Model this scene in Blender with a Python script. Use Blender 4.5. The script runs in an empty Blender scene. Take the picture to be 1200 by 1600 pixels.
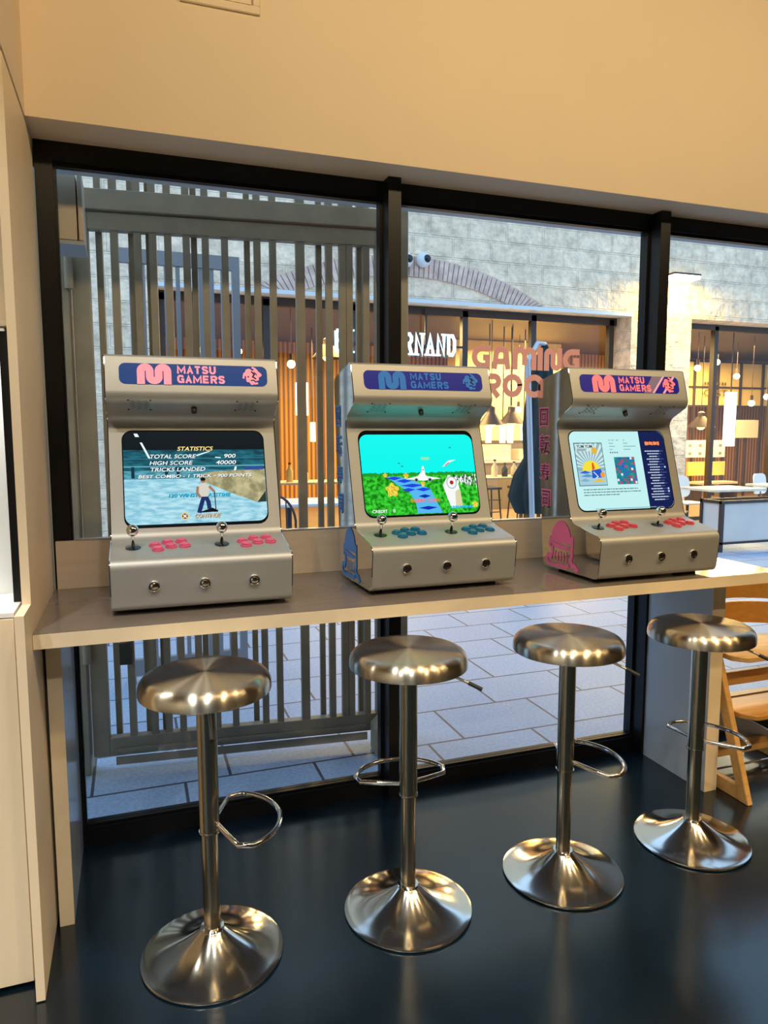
import bpy, bmesh, math, random
from mathutils import Vector, Matrix
random.seed(7)
SC = bpy.context.scene
COL = SC.collection
PI = math.pi

# ------------------------------------------------------------------ camera, world, light, exposure
CAM = Vector((0.214, -2.7381, 1.5204)); YAW, PITCH, ROLL, FPX = 0.3384, 0.1073, -0.0017, 1115.8
fw = Vector((math.sin(YAW)*math.cos(PITCH), math.cos(YAW)*math.cos(PITCH), -math.sin(PITCH)))
rt0 = Vector((math.cos(YAW), -math.sin(YAW), 0)); up0 = rt0.cross(fw)
rt = rt0*math.cos(ROLL) + up0*math.sin(ROLL); up = -rt0*math.sin(ROLL) + up0*math.cos(ROLL)
cd = bpy.data.cameras.new('camera'); cam = bpy.data.objects.new('camera', cd); COL.objects.link(cam)
cam.matrix_world = Matrix(((rt.x, up.x, -fw.x, CAM.x), (rt.y, up.y, -fw.y, CAM.y), (rt.z, up.z, -fw.z, CAM.z), (0, 0, 0, 1)))
cd.sensor_fit = 'VERTICAL'; cd.sensor_height = 36.0; cd.sensor_width = 27.0; cd.lens = FPX*36.0/1600.0
cd.clip_start = 0.05; cd.clip_end = 200
SC.camera = cam

def at(px, py, Y):
    """a point of the place at depth Y, measured from the survey of the photograph (1200x1600)"""
    d = fw + rt*((px-600)/FPX) - up*((py-800)/FPX)
    t = (Y - CAM.y)/d.y
    return CAM + d*t

w = bpy.data.worlds.new('world'); SC.world = w; w.use_nodes = True
bg = w.node_tree.nodes['Background']; bg.inputs[0].default_value = (0.42, 0.66, 1.0, 1); bg.inputs[1].default_value = 1.85

def area(name, loc, target, size, power, color, size_y=None):
    l = bpy.data.lights.new(name, 'AREA'); l.energy = power; l.color = color
    l.shape = 'RECTANGLE' if size_y else 'SQUARE'; l.size = size
    if size_y: l.size_y = size_y
    o = bpy.data.objects.new(name, l); COL.objects.link(o); o.location = loc
    o.rotation_euler = (Vector(target)-Vector(loc)).to_track_quat('-Z', 'Y').to_euler()
    return o
WARM = (1.0, 0.74, 0.42); WARM2 = (1.0, 0.66, 0.30); NEUT = (0.96, 0.97, 0.95)
# recessed ceiling spots of the room (narrow beams) and an added unseen light washing the upper wall
def spot(x, y, power, color, spread=105, size=0.14):
    o = area('ceiling_spot_light', (x, y, 3.36), (x, y+0.001, 0), size, power, color); o.data.spread = math.radians(spread)
for x, p, c_ in ((-0.5, 15, NEUT), (0.45, 6, NEUT), (1.4, 6, WARM), (2.35, 8, WARM), (3.3, 9, WARM2), (4.3, 9, WARM2)): spot(x, -1.75, p, c_, 105, 0.07)
for x, p, c_ in ((-1.2, 85, NEUT), (0.2, 44, NEUT), (1.9, 44, WARM), (3.6, 52, WARM2), (5.2, 52, WARM2)): spot(x, -3.7, p, c_, 118, 0.10)
area('upper_wall_fill', (2.0, -2.0, 3.30), (2.0, 0.3, 2.6), 4.2, 48, WARM, 0.10)  # added fill with no fixture, brightens the upper wall
area('back_board_fill', (-0.45, -0.53, 1.822), (-0.45, -0.50, 1.0), 0.62, 5, (1, 0.98, 0.93), 0.04)   # added unseen fill light that brightens the white back board
# lamps inside the restaurant across the street
area('restaurant_light', (4.0, 9.2, 3.3), (4.0, 9.2, 0), 2.2, 560, (1, 0.72, 0.32))
area('restaurant_light', (8.2, 9.6, 3.3), (8.2, 9.6, 0), 2.2, 560, (1, 0.72, 0.32))
area('restaurant_light', (12.4, 9.6, 3.3), (12.4, 9.6, 0), 2.2, 640, (1, 0.72, 0.32))
area('terrace_light', (9.6, 5.9, 3.3), (9.4, 5.6, 0), 1.0, 40, (1, 0.82, 0.5))

vs = SC.view_settings
SC.display_settings.display_device = 'sRGB'
vs.view_transform = 'Standard'; vs.look = 'None'; vs.exposure = 0.0; vs.gamma = 1.0; vs.use_curve_mapping = False
SC.cycles.max_bounces = 8; SC.cycles.transparent_max_bounces = 16
SC.cycles.use_denoising = True; SC.cycles.sample_clamp_indirect = 6

# ------------------------------------------------------------------ materials
def hx(h):
    h = h.lstrip('#'); v = [int(h[i:i+2], 16)/255 for i in (0, 2, 4)]
    return tuple((x/12.92 if x <= 0.04045 else ((x+0.055)/1.055)**2.4) for x in v) + (1,)
def col(c): return hx(c) if isinstance(c, str) else (tuple(c) + (1,))[:4]
MATS = {}
def new_mat(name):
    m = bpy.data.materials.new(name); m.use_nodes = True
    return m, m.node_tree, m.node_tree.nodes['Principled BSDF']
def mat(name, c, rough=0.5, metal=0.0, spec=0.5, noise=0.0, nscale=20.0, bump=0.0, bscale=60.0, emit=None, estr=0.0, aniso=0.0, coat=0.0, stretch=None):
    if name in MATS: return MATS[name]
    m, nt, b = new_mat(name)
    c = col(c)
    b.inputs['Base Color'].default_value = c; b.inputs['Roughness'].default_value = rough; b.inputs['Metallic'].default_value = metal
    b.inputs['Specular IOR Level'].default_value = spec; b.inputs['Coat Weight'].default_value = coat
    tc = None
    if noise or bump or aniso:
        tc = nt.nodes.new('ShaderNodeTexCoord'); mp = nt.nodes.new('ShaderNodeMapping')
        nt.links.new(tc.outputs['Object'], mp.inputs[0])
        if stretch: mp.inputs['Scale'].default_value = stretch
    if noise:
        n = nt.nodes.new('ShaderNodeTexNoise'); n.inputs['Scale'].default_value = nscale; n.inputs['Detail'].default_value = 5
        nt.links.new(mp.outputs[0], n.inputs['Vector'])
        mr = nt.nodes.new('ShaderNodeMapRange'); mr.inputs[1].default_value = 0.3; mr.inputs[2].default_value = 0.7
        mr.inputs[3].default_value = 1-noise; mr.inputs[4].default_value = 1+noise
        nt.links.new(n.outputs['Fac'], mr.inputs[0])
        mx = nt.nodes.new('ShaderNodeVectorMath'); mx.operation = 'SCALE'; mx.inputs[0].default_value = c[:3]
        nt.links.new(mr.outputs[0], mx.inputs['Scale']); nt.links.new(mx.outputs[0], b.inputs['Base Color'])
    if bump:
        n2 = nt.nodes.new('ShaderNodeTexNoise'); n2.inputs['Scale'].default_value = bscale; n2.inputs['Detail'].default_value = 4
        nt.links.new(mp.outputs[0], n2.inputs['Vector'])
        bp = nt.nodes.new('ShaderNodeBump'); bp.inputs['Strength'].default_value = bump; bp.inputs['Distance'].default_value = 0.02
        nt.links.new(n2.outputs['Fac'], bp.inputs['Height']); nt.links.new(bp.outputs[0], b.inputs['Normal'])
    if aniso:
        b.inputs['Anisotropic'].default_value = aniso; b.inputs['Anisotropic Rotation'].default_value = 0.25
        t = nt.nodes.new('ShaderNodeTangent'); t.direction_type = 'RADIAL'; t.axis = 'Z'
        nt.links.new(t.outputs[0], b.inputs['Tangent'])
    if emit is not None:
        b.inputs['Emission Color'].default_value = col(emit); b.inputs['Emission Strength'].default_value = estr
    MATS[name] = m
    return m
def emis(name, c, s=1.0):
    """a lit display: black glossy glass that gives off the colour"""
    return mat(name, (0.004, 0.004, 0.004), 0.25, 0, 0.12, emit=c, estr=s)
def emis_noise(name, c1, c2, scale, s=1.0, stretch=(1, 1, 1)):
    if name in MATS: return MATS[name]
    m, nt, b = new_mat(name)
    b.inputs['Base Color'].default_value = (0.004, 0.004, 0.004, 1); b.inputs['Roughness'].default_value = 0.25; b.inputs['Specular IOR Level'].default_value = 0.12
    tc = nt.nodes.new('ShaderNodeTexCoord'); mp = nt.nodes.new('ShaderNodeMapping'); mp.inputs['Scale'].default_value = stretch
    nt.links.new(tc.outputs['Object'], mp.inputs[0])
    n = nt.nodes.new('ShaderNodeTexNoise'); n.inputs['Scale'].default_value = scale; n.inputs['Detail'].default_value = 6
    nt.links.new(mp.outputs[0], n.inputs['Vector'])
    r = nt.nodes.new('ShaderNodeValToRGB'); r.color_ramp.elements[0].position = 0.38; r.color_ramp.elements[1].position = 0.62
    r.color_ramp.elements[0].color = col(c1); r.color_ramp.elements[1].color = col(c2)
    nt.links.new(n.outputs['Fac'], r.inputs[0]); nt.links.new(r.outputs[0], b.inputs['Emission Color'])
    b.inputs['Emission Strength'].default_value = s
    MATS[name] = m
    return m
def glass_mat(name, tint=(0.98, 0.985, 0.985), f0=0.022, rough=0.0):
    m, nt, b = new_mat(name); nt.nodes.remove(b)
    out = nt.nodes['Material Output']
    tr = nt.nodes.new('ShaderNodeBsdfTransparent'); tr.inputs[0].default_value = col(tint)
    gl = nt.nodes.new('ShaderNodeBsdfGlossy'); gl.inputs['Roughness'].default_value = rough
    lw = nt.nodes.new('ShaderNodeLayerWeight'); lw.inputs[0].default_value = 0.5
    pw = nt.nodes.new('ShaderNodeMath'); pw.operation = 'POWER'; pw.inputs[1].default_value = 5
    ml = nt.nodes.new('ShaderNodeMath'); ml.operation = 'MULTIPLY_ADD'; ml.inputs[1].default_value = 0.90; ml.inputs[2].default_value = f0
    nt.links.new(lw.outputs['Facing'], pw.inputs[0]); nt.links.new(pw.outputs[0], ml.inputs[0])
    mx = nt.nodes.new('ShaderNodeMixShader')
    nt.links.new(ml.outputs[0], mx.inputs[0]); nt.links.new(tr.outputs[0], mx.inputs[1]); nt.links.new(gl.outputs[0], mx.inputs[2])
    nt.links.new(mx.outputs[0], out.inputs[0])
    MATS[name] = m
    return m
def brick_mat(name, c1, c2, cm, bw, rh, mortar, offset=0.5, rough=0.8, bump=0.3, axes='XY', nscale=6.0, nmix=0.35, bnoise=40.0):
    m, nt, b = new_mat(name)
    tc = nt.nodes.new('ShaderNodeTexCoord'); src = tc.outputs['Object']
    if axes == 'XZ':
        sp = nt.nodes.new('ShaderNodeSeparateXYZ'); cb = nt.nodes.new('ShaderNodeCombineXYZ')
        nt.links.new(src, sp.inputs[0]); nt.links.new(sp.outputs[0], cb.inputs[0]); nt.links.new(sp.outputs[2], cb.inputs[1]); nt.links.new(sp.outputs[1], cb.inputs[2])
        src = cb.outputs[0]
    br = nt.nodes.new('ShaderNodeTexBrick'); br.offset = offset; br.squash = 1.0
    br.inputs['Color1'].default_value = col(c1); br.inputs['Color2'].default_value = col(c2); br.inputs['Mortar'].default_value = col(cm)
    br.inputs['Scale'].default_value = 1; br.inputs['Brick Width'].default_value = bw; br.inputs['Row Height'].default_value = rh
    br.inputs['Mortar Size'].default_value = mortar; br.inputs['Mortar Smooth'].default_value = 0.3
    nt.links.new(src, br.inputs['Vector'])
    n = nt.nodes.new('ShaderNodeTexNoise'); n.inputs['Scale'].default_value = nscale; n.inputs['Detail'].default_value = 8; n.inputs['Roughness'].default_value = 0.65
    nt.links.new(src, n.inputs['Vector'])
    mr = nt.nodes.new('ShaderNodeMapRange'); mr.inputs[1].default_value = 0.3; mr.inputs[2].default_value = 0.7; mr.inputs[3].default_value = 1-nmix; mr.inputs[4].default_value = 1+nmix
    nt.links.new(n.outputs['Fac'], mr.inputs[0])
    vm = nt.nodes.new('ShaderNodeVectorMath'); vm.operation = 'SCALE'
    nt.links.new(br.outputs['Color'], vm.inputs[0]); nt.links.new(mr.outputs[0], vm.inputs['Scale']); nt.links.new(vm.outputs[0], b.inputs['Base Color'])
    b.inputs['Roughness'].default_value = rough
    n2 = nt.nodes.new('ShaderNodeTexNoise'); n2.inputs['Scale'].default_value = bnoise; n2.inputs['Detail'].default_value = 6
    nt.links.new(src, n2.inputs['Vector'])
    ma = nt.nodes.new('ShaderNodeMath'); ma.operation = 'SUBTRACT'  # joints sink below the stone grain
    nt.links.new(n2.outputs['Fac'], ma.inputs[0]); nt.links.new(br.outputs['Fac'], ma.inputs[1])
    bp = nt.nodes.new('ShaderNodeBump'); bp.inputs['Strength'].default_value = bump; bp.inputs['Distance'].default_value = 0.03 if axes == 'XY' else 0.07
    nt.links.new(ma.outputs[0], bp.inputs['Height']); nt.links.new(bp.outputs[0], b.inputs['Normal'])
    MATS[name] = m
    return m
def slat_mat(name, c1, c2, scale, rough=0.5):
    m, nt, b = new_mat(name)
    tc = nt.nodes.new('ShaderNodeTexCoord')
    wv = nt.nodes.new('ShaderNodeTexWave'); wv.wave_type = 'BANDS'; wv.bands_direction = 'X'; wv.inputs['Scale'].default_value = scale; wv.inputs['Distortion'].default_value = 0.3
    nt.links.new(tc.outputs['Object'], wv.inputs['Vector'])
    r = nt.nodes.new('ShaderNodeValToRGB'); r.color_ramp.elements[0].color = col(c1); r.color_ramp.elements[1].color = col(c2)
    nt.links.new(wv.outputs['Fac'], r.inputs[0]); nt.links.new(r.outputs[0], b.inputs['Base Color'])
    b.inputs['Roughness'].default_value = rough
    MATS[name] = m
    return m

M_wall = mat('wall_paint', (0.80, 0.66, 0.47), 0.75, noise=0.03, nscale=1.5, bump=0.03, bscale=90)
M_ceil = mat('ceiling_paint', (0.10, 0.085, 0.07), 0.8)
M_floor = mat('polished_concrete', (0.002, 0.009, 0.017), 0.20, spec=0.75, noise=0.55, nscale=3.0, bump=0.012, bscale=7)
M_black = mat('black_aluminium', (0.008, 0.008, 0.009), 0.35, spec=0.3)
M_alu = mat('bare_aluminium', (0.72, 0.72, 0.72), 0.35, 0.85)
M_lam = mat('beige_laminate', (0.82, 0.69, 0.52), 0.35, noise=0.05, nscale=6, stretch=(1, 1, 8))
M_edge = mat('beige_edge_band', (0.84, 0.70, 0.48), 0.45, noise=0.05, nscale=8)
M_top = mat('worktop_laminate', (0.20, 0.165, 0.14), 0.14, spec=0.75, noise=0.06, nscale=5, stretch=(1, 6, 1))
M_panel = mat('street_tinted_laminate', (0.50, 0.57, 0.64), 0.16, spec=0.6)  # blue reflected from the street is put into the panel colour
M_cream = mat('cream_laminate', (0.86, 0.70, 0.48), 0.45, noise=0.03, nscale=3)
M_white = mat('white_gloss', (0.92, 0.92, 0.88), 0.2)
M_steel = mat('satin_steel_front', (0.49, 0.50, 0.48), 0.48, 0.55, noise=0.02, nscale=4, bump=0.01, bscale=300)
M_mirror = mat('polished_steel_side', (0.74, 0.75, 0.76), 0.05, 1.0, noise=0.03, nscale=5)
M_chrome = mat('chrome', (0.80, 0.79, 0.77), 0.06, 1.0)
M_seat = mat('spun_steel', (0.68, 0.61, 0.48), 0.27, 1.0, aniso=0.97)
M_base = mat('spun_steel_base', (0.76, 0.72, 0.64), 0.14, 1.0, aniso=0.6)
M_tube = mat('brushed_tube', (0.66, 0.57, 0.42), 0.17, 1.0)
M_rub = mat('black_rubber', (0.012, 0.012, 0.012), 0.6)
M_dark = mat('black_gloss', (0.006, 0.008, 0.010), 0.1)
M_wood = mat('beech_ply', (0.62, 0.36, 0.12), 0.35, noise=0.14, nscale=6, stretch=(1, 8, 8))
M_wood2 = mat('beech_varnish', (0.50, 0.24, 0.05), 0.28, noise=0.12, nscale=6, stretch=(1, 8, 8))
M_gate = mat('gate_paint', (0.36, 0.32, 0.235), 0.5, noise=0.12, nscale=8)
M_gate2 = mat('gate_grey', (0.32, 0.34, 0.36), 0.5)
M_box = mat('painted_box', (0.62, 0.52, 0.38), 0.6)
M_pave = brick_mat('granite_slabs', (0.38, 0.49, 0.65), (0.32, 0.42, 0.58), (0.06, 0.07, 0.09), 0.58, 0.385, 0.008, 0.34, 0.45, 0.12, 'XY', 60.0, 0.22, 120)  # blue of the reflected sky is mixed into the slab colours
M_stone = brick_mat('rough_limestone', (0.95, 0.73, 0.50), (0.85, 0.65, 0.44), (0.90, 0.70, 0.48), 0.62, 0.29, 0.016, 0.41, 0.9, 1.0, 'XZ', 6.5, 0.30, 6.0)
M_brick = mat('pale_brick', (0.70, 0.50, 0.40), 0.9, noise=0.25, nscale=9, bump=0.4, bscale=25)
M_glass = glass_mat('window_glass')
M_sglass = glass_mat('storefront_glass', (0.92, 0.90, 0.86))
M_bframe = mat('dark_brown_frame', (0.045, 0.03, 0.022), 0.45)
M_slat = slat_mat('wood_slats', (0.18, 0.07, 0.02), (0.72, 0.34, 0.08), 3.2)
M_rfloor = mat('restaurant_floor', (0.22, 0.16, 0.10), 0.4, noise=0.2, nscale=4)
M_rceil = mat('restaurant_ceiling', (0.10, 0.075, 0.055), 0.6)
M_ywall = mat('yellow_wall', (0.80, 0.60, 0.24), 0.6, noise=0.06, nscale=3)
M_tabwood = mat('table_wood', (0.72, 0.58, 0.36), 0.4, noise=0.1, nscale=5)
M_marble = mat('pale_table', (0.80, 0.78, 0.66), 0.3, noise=0.15, nscale=6)
M_chair = mat('chair_metal', (0.06, 0.055, 0.05), 0.4, 0.4)
M_wchair = mat('white_chair', (0.78, 0.78, 0.74), 0.4)
M_paras = mat('parasol_cloth', (0.010, 0.030, 0.034), 0.8, noise=0.2, nscale=6)
M_pole = mat('pole_grey', (0.55, 0.57, 0.60), 0.35, 0.3)
M_plant = mat('planter_panel', (0.78, 0.70, 0.60), 0.4, noise=0.06, nscale=3)
M_bulb = mat('bulb_glow', (0.9, 0.8, 0.6), 0.3, emit=(1, 0.80, 0.42), estr=14)
M_tubeglow = mat('lamp_glow', (0.9, 0.9, 0.85), 0.3, emit=(1, 0.93, 0.78), estr=3.0)
M_shade = mat('lamp_shade_metal', (0.10, 0.07, 0.045), 0.45, 0.5)
M_neon = mat('neon_glow', (0.9, 0.95, 1), 0.3, emit=(0.36, 0.78, 1.0), estr=3.2)
M_lampglow = mat('flood_glow', (0.9, 0.9, 0.8), 0.3, emit=(1, 0.9, 0.45), estr=16)
M_pinkv = mat('pink_vinyl', '#ffc2c6', 0.5)
M_grey_pl = mat('grey_plastic', (0.58, 0.58, 0.56), 0.4)

# ------------------------------------------------------------------ geometry helpers
class MB:
    def __init__(s): s.bm = bmesh.new(); s.mats = []
    def mi(s, m):
        if m is None: return 0
        if m not in s.mats: s.mats.append(m)
        return s.mats.index(m)
    def hexa(s, P, m=None):
        v = [s.bm.verts.new(p) for p in P]
        k = s.mi(m)
        for f in ((0, 3, 2, 1), (4, 5, 6, 7), (0, 1, 5, 4), (1, 2, 6, 5), (2, 3, 7, 6), (3, 0, 4, 7)):
            s.bm.faces.new([v[i] for i in f]).material_index = k
    def box(s, x0, x1, y0, y1, z0, z1, m=None):
        s.hexa([(x0, y0, z0), (x1, y0, z0), (x1, y1, z0), (x0, y1, z0), (x0, y0, z1), (x1, y0, z1), (x1, y1, z1), (x0, y1, z1)], m)
        return s
    def bar(s, a, b, w, d, m=None, ref=(0, 0, 1)):
        """rectangular bar from a to b, w across and d deep"""
        a = Vector(a); b = Vector(b); t = (b-a).normalized(); r = Vector(ref)
        if abs(t.dot(r)) > 0.98: r = Vector((1, 0, 0))
        x = t.cross(r).normalized()*(w/2); y = t.cross(x).normalized()*(d/2)
        s.hexa([a-x-y, a+x-y, a+x+y, a-x+y, b-x-y, b+x-y, b+x+y, b-x+y], m)
        return s
    def tube(s, pts, r, seg=10, closed=False, m=None, caps=True):
        pts = [Vector(p) for p in pts]; n = len(pts); rings = []; k = s.mi(m); prev = None
        rr = r if isinstance(r, (list, tuple)) else [r]*n
        for i, p in enumerate(pts):
            if closed: t = (pts[(i+1) % n]-pts[i-1]).normalized()
            else: t = (pts[min(i+1, n-1)]-pts[max(i-1, 0)]).normalized()
            if prev is None:
                a = Vector((0, 0, 1)) if abs(t.z) < 0.9 else Vector((1, 0, 0))
                x = t.cross(a).normalized()
            else:
                x = (prev - t*prev.dot(t)).normalized()
            prev = x; y = t.cross(x)
            rings.append([s.bm.verts.new(p + (x*math.cos(2*PI*j/seg)+y*math.sin(2*PI*j/seg))*rr[i]) for j in range(seg)])
        for i in range(n if closed else n-1):
            A, B = rings[i], rings[(i+1) % n]
            for j in range(seg):
                s.bm.faces.new((A[j], A[(j+1) % seg], B[(j+1) % seg], B[j])).material_index = k
        if not closed and caps:
            s.bm.faces.new(rings[0][::-1]).material_index = k; s.bm.faces.new(rings[-1]).material_index = k
        return s
    def lathe(s, prof, seg=48, c=(0, 0, 0), m=None, ax=None):
        """prof = (radius, height) list; spun about the axis ax through c"""
        k = s.mi(m); c = Vector(c)
        q = Vector((0, 0, 1)).rotation_difference(Vector(ax).normalized()) if ax is not None else None
        def P(r, a, z):
            v = Vector((r*math.cos(a), r*math.sin(a), z))
            return c + (q @ v if q else v)
        rings = []
        for r, z in prof:
            if r < 1e-6: rings.append([s.bm.verts.new(P(0, 0, z))])
            else: rings.append([s.bm.verts.new(P(r, 2*PI*j/seg, z)) for j in range(seg)])
        for A, B in zip(rings, rings[1:]):
            for j in range(seg):
                j2 = (j+1) % seg
                if len(A) == 1 and len(B) == 1: continue
                if len(A) == 1: f = (A[0], B[j2], B[j])
                elif len(B) == 1: f = (A[j], A[j2], B[0])
                else: f = (A[j], A[j2], B[j2], B[j])
                try: s.bm.faces.new(f).material_index = k
                except ValueError: pass
        return s
    def sphere(s, c, r, m=None, seg=20, sz=1.0):
        pr = [(r*math.sin(PI*i/12), -r*sz*math.cos(PI*i/12)) for i in range(13)]
        pr[0] = (0, pr[0][1]); pr[-1] = (0, pr[-1][1])
        return s.lathe(pr, seg, c, m)
    def prism(s, pts, f0, f1, m=None):
        """polygon pts mapped by f0 and f1 (callables to 3-D) and bridged"""
        k = s.mi(m)
        A = [s.bm.verts.new(f0(p)) for p in pts]; B = [s.bm.verts.new(f1(p)) for p in pts]
        s.bm.faces.new(A[::-1]).material_index = k; s.bm.faces.new(B).material_index = k
        n = len(pts)
        for i in range(n): s.bm.faces.new((A[i], A[(i+1) % n], B[(i+1) % n], B[i])).material_index = k
        return s
    def face(s, pts, m=None):
        f = s.bm.faces.new([s.bm.verts.new(p) for p in pts]); f.material_index = s.mi(m)
    def build(s, name, m=None, parent=None, loc=None, smooth=40, bevel=0):
        bmesh.ops.recalc_face_normals(s.bm, faces=s.bm.faces[:])
        me = bpy.data.meshes.new(name)
        for f in s.bm.faces: f.smooth = True
        s.bm.to_mesh(me); s.bm.free()
        for x in (s.mats or [m]): me.materials.append(x)
        me.set_sharp_from_angle(angle=math.radians(smooth))
        o = bpy.data.objects.new(name, me); COL.objects.link(o)
        if parent: o.parent = parent
        if loc is not None: o.location = loc
        if bevel:
            b = o.modifiers.new('bevel', 'BEVEL'); b.width = bevel; b.segments = 2; b.limit_method = 'ANGLE'
        return o
def tag(o, label=None, cat=None, group=None, kind=None):
    if label: o['label'] = label
    if cat: o['category'] = cat
    if group: o['group'] = group
    if kind: o['kind'] = kind
    return o
def thing(name, label, cat, loc=(0, 0, 0), rz=0, group=None):
    o = bpy.data.objects.new(name, None); COL.objects.link(o); o.empty_display_size = 0.1
    o.location = loc; o.rotation_euler = (0, 0, rz)
    return tag(o, label, cat, group)
def struct(name, mb, m, label=None, **k):
    return tag(mb.build(name, m, **k), label, 'building', None, 'structure')
def copy_tree(o, parent=None):
    c = o.copy(); COL.objects.link(c)
    if parent: c.parent = parent
    for ch in list(o.children): copy_tree(ch, c)
    return c
def round_poly(pts, rad, seg=6):
    n = len(pts); out = []
    rad = rad if isinstance(rad, (list, tuple)) else [rad]*n
    for i in range(n):
        p = Vector(pts[i]); a = Vector(pts[i-1])-p; b = Vector(pts[(i+1) % n])-p
        r = rad[i]
        if r <= 0: out.append(tuple(p)); continue
        la, lb = a.length, b.length; a.normalize(); b.normalize()
        ang = math.acos(max(-1, min(1, a.dot(b)))); d = min(r/math.tan(ang/2), la*0.48, lb*0.48); r = d*math.tan(ang/2)
        c = p + (a+b).normalized()*(r/math.sin(ang/2))
        s0 = p+a*d-c; s1 = p+b*d-c
        a0 = math.atan2(s0.y, s0.x); da = math.atan2(s1.y, s1.x)-a0
        while da > PI: da -= 2*PI
        while da < -PI: da += 2*PI
        for k in range(seg+1):
            t = a0+da*k/seg; out.append((c.x+r*math.cos(t), c.y+r*math.sin(t)))
    return out
def text_geo(body, bold=0.0):
    cu = bpy.data.curves.new('t', 'FONT'); cu.body = body; cu.resolution_u = 4; cu.offset = bold
    o = bpy.data.objects.new('t', cu); COL.objects.link(o)
    dg = bpy.context.evaluated_depsgraph_get()
    me = bpy.data.meshes.new_from_object(o.evaluated_get(dg))
    V = [(v.co.x, v.co.y) for v in me.vertices]; F = [tuple(p.vertices) for p in me.polygons]
    bpy.data.objects.remove(o); bpy.data.curves.remove(cu); bpy.data.meshes.remove(me)
    return V, F
def arc(cx, cy, r, a0, a1, n=8, ry=None):
    ry = r if ry is None else ry
    return [(cx+r*math.cos(math.radians(a0+(a1-a0)*i/n)), cy+ry*math.sin(math.radians(a0+(a1-a0)*i/n))) for i in range(n+1)]
class Art:
    """flat printed or displayed artwork on a plane: origin O, axes U and T, normal N, layer by layer"""
    def __init__(s, O, U, T, N, step=0.0004):
        s.O, s.U, s.T, s.N = Vector(O), Vector(U), Vector(T), Vector(N); s.mb = MB(); s.step = step
    def p(s, u, t, L): return s.O + s.U*u + s.T*t + s.N*(s.step*L)
    def poly(s, pts, m, L=1): s.mb.face([s.p(u, t, L) for u, t in pts], m)
    def rect(s, u0, u1, t0, t1, m, L=1, r=0): s.poly(round_poly([(u0, t0), (u1, t0), (u1, t1), (u0, t1)], r) if r else [(u0, t0), (u1, t0), (u1, t1), (u0, t1)], m, L)
    def disc(s, u, t, r, m, L=1, ry=None, n=20): s.poly(arc(u, t, r, 0, 360-360/n, n-1, ry), m, L)
    def stroke(s, pts, wd, m, L=1, join=True):
        P = [Vector(p) for p in pts]; P = [p for i, p in enumerate(P) if i == 0 or (p-P[i-1]).length > 1e-6]
        s.k = getattr(s, 'k', 0)+1; L = L+0.02*(s.k % 40)
        n = len(P); lft, rgt = [], []
        for i in range(n):
            d0 = (P[i]-P[i-1]).normalized() if i else (P[1]-P[0]).normalized()
            d1 = (P[i+1]-P[i]).normalized() if i < n-1 else d0
            n0 = Vector((-d0.y, d0.x)); n1 = Vector((-d1.y, d1.x)); b = n0+n1
            b = n0 if b.length < 0.2 else b.normalized()
            k = min(1/max(b.dot(n0), 0.3), 1.6)*wd/2
            lft.append(P[i]+b*k); rgt.append(P[i]-b*k)
        km = s.mb.mi(m); A = [s.mb.bm.verts.new(s.p(q.x, q.y, L)) for q in lft]; B = [s.mb.bm.verts.new(s.p(q.x, q.y, L)) for q in rgt]
        for i in range(n-1): s.mb.bm.faces.new((A[i], B[i], B[i+1], A[i+1])).material_index = km
    def text(s, body, u0, u1, t0, t1, m, L=1, bold=0.0, slant=0.0):
        V, F = text_geo(body, bold)
        xs = [v[0] for v in V]; ys = [v[1] for v in V]
        x0, x1, y0, y1 = min(xs), max(xs), min(ys), max(ys)
        k = s.mb.mi(m); vv = []
        for x, y in V:
            fx, fy = (x-x0)/(x1-x0), (y-y0)/(y1-y0)
            vv.append(s.mb.bm.verts.new(s.p(u0+(u1-u0)*fx+slant*(t1-t0)*(fy-0.5), t0+(t1-t0)*fy, L)))
        for f in F:
            try: s.mb.bm.faces.new([vv[i] for i in f]).material_index = k
            except ValueError: pass
    def build(s, name, parent=None):
        me = bpy.data.meshes.new(name)
        N = s.N
        for f in s.mb.bm.faces:
            f.normal_update()
            if f.normal.dot(N) < 0: f.normal_flip()
        s.mb.bm.to_mesh(me); s.mb.bm.free()
        for x in s.mb.mats: me.materials.append(x)
        o = bpy.data.objects.new(name, me); COL.objects.link(o)
        if parent: o.parent = parent
        return o

# ------------------------------------------------------------------ the room
YB, XL, XR, ZC = -6.6, -2.4, 6.6, 3.4
struct('floor', MB().box(XL, XR, YB, 0.0, -0.05, 0.0), M_floor, 'dark polished concrete floor')
struct('ceiling', MB().box(XL, XR, YB, 0.2, ZC, ZC+0.1), M_ceil)
struct('wall_front', MB().box(XL, XR, -0.18, 0.10, 2.503, ZC), M_wall, 'beige upper wall above the window')
M_backw = mat('dark_back_wall', (0.10, 0.075, 0.05), 0.6)
struct('wall_back', MB().box(XL, XR, YB-0.1, YB, 0, ZC), M_backw)
struct('wall_right', MB().box(XR, XR+0.1, YB, 0.1, 0, ZC), M_backw)
struct('wall_left', MB().box(XL-0.1, XL, YB, 0.1, 0, ZC), M_wall)
struct('wall_left_return', MB().box(XL, -0.083, -0.18, 0.10, 0, 2.503), M_wall)
struct('wall_left_upper', MB().box(XL, -0.0585, -0.62, -0.18, 2.5, ZC), M_wall)
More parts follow.
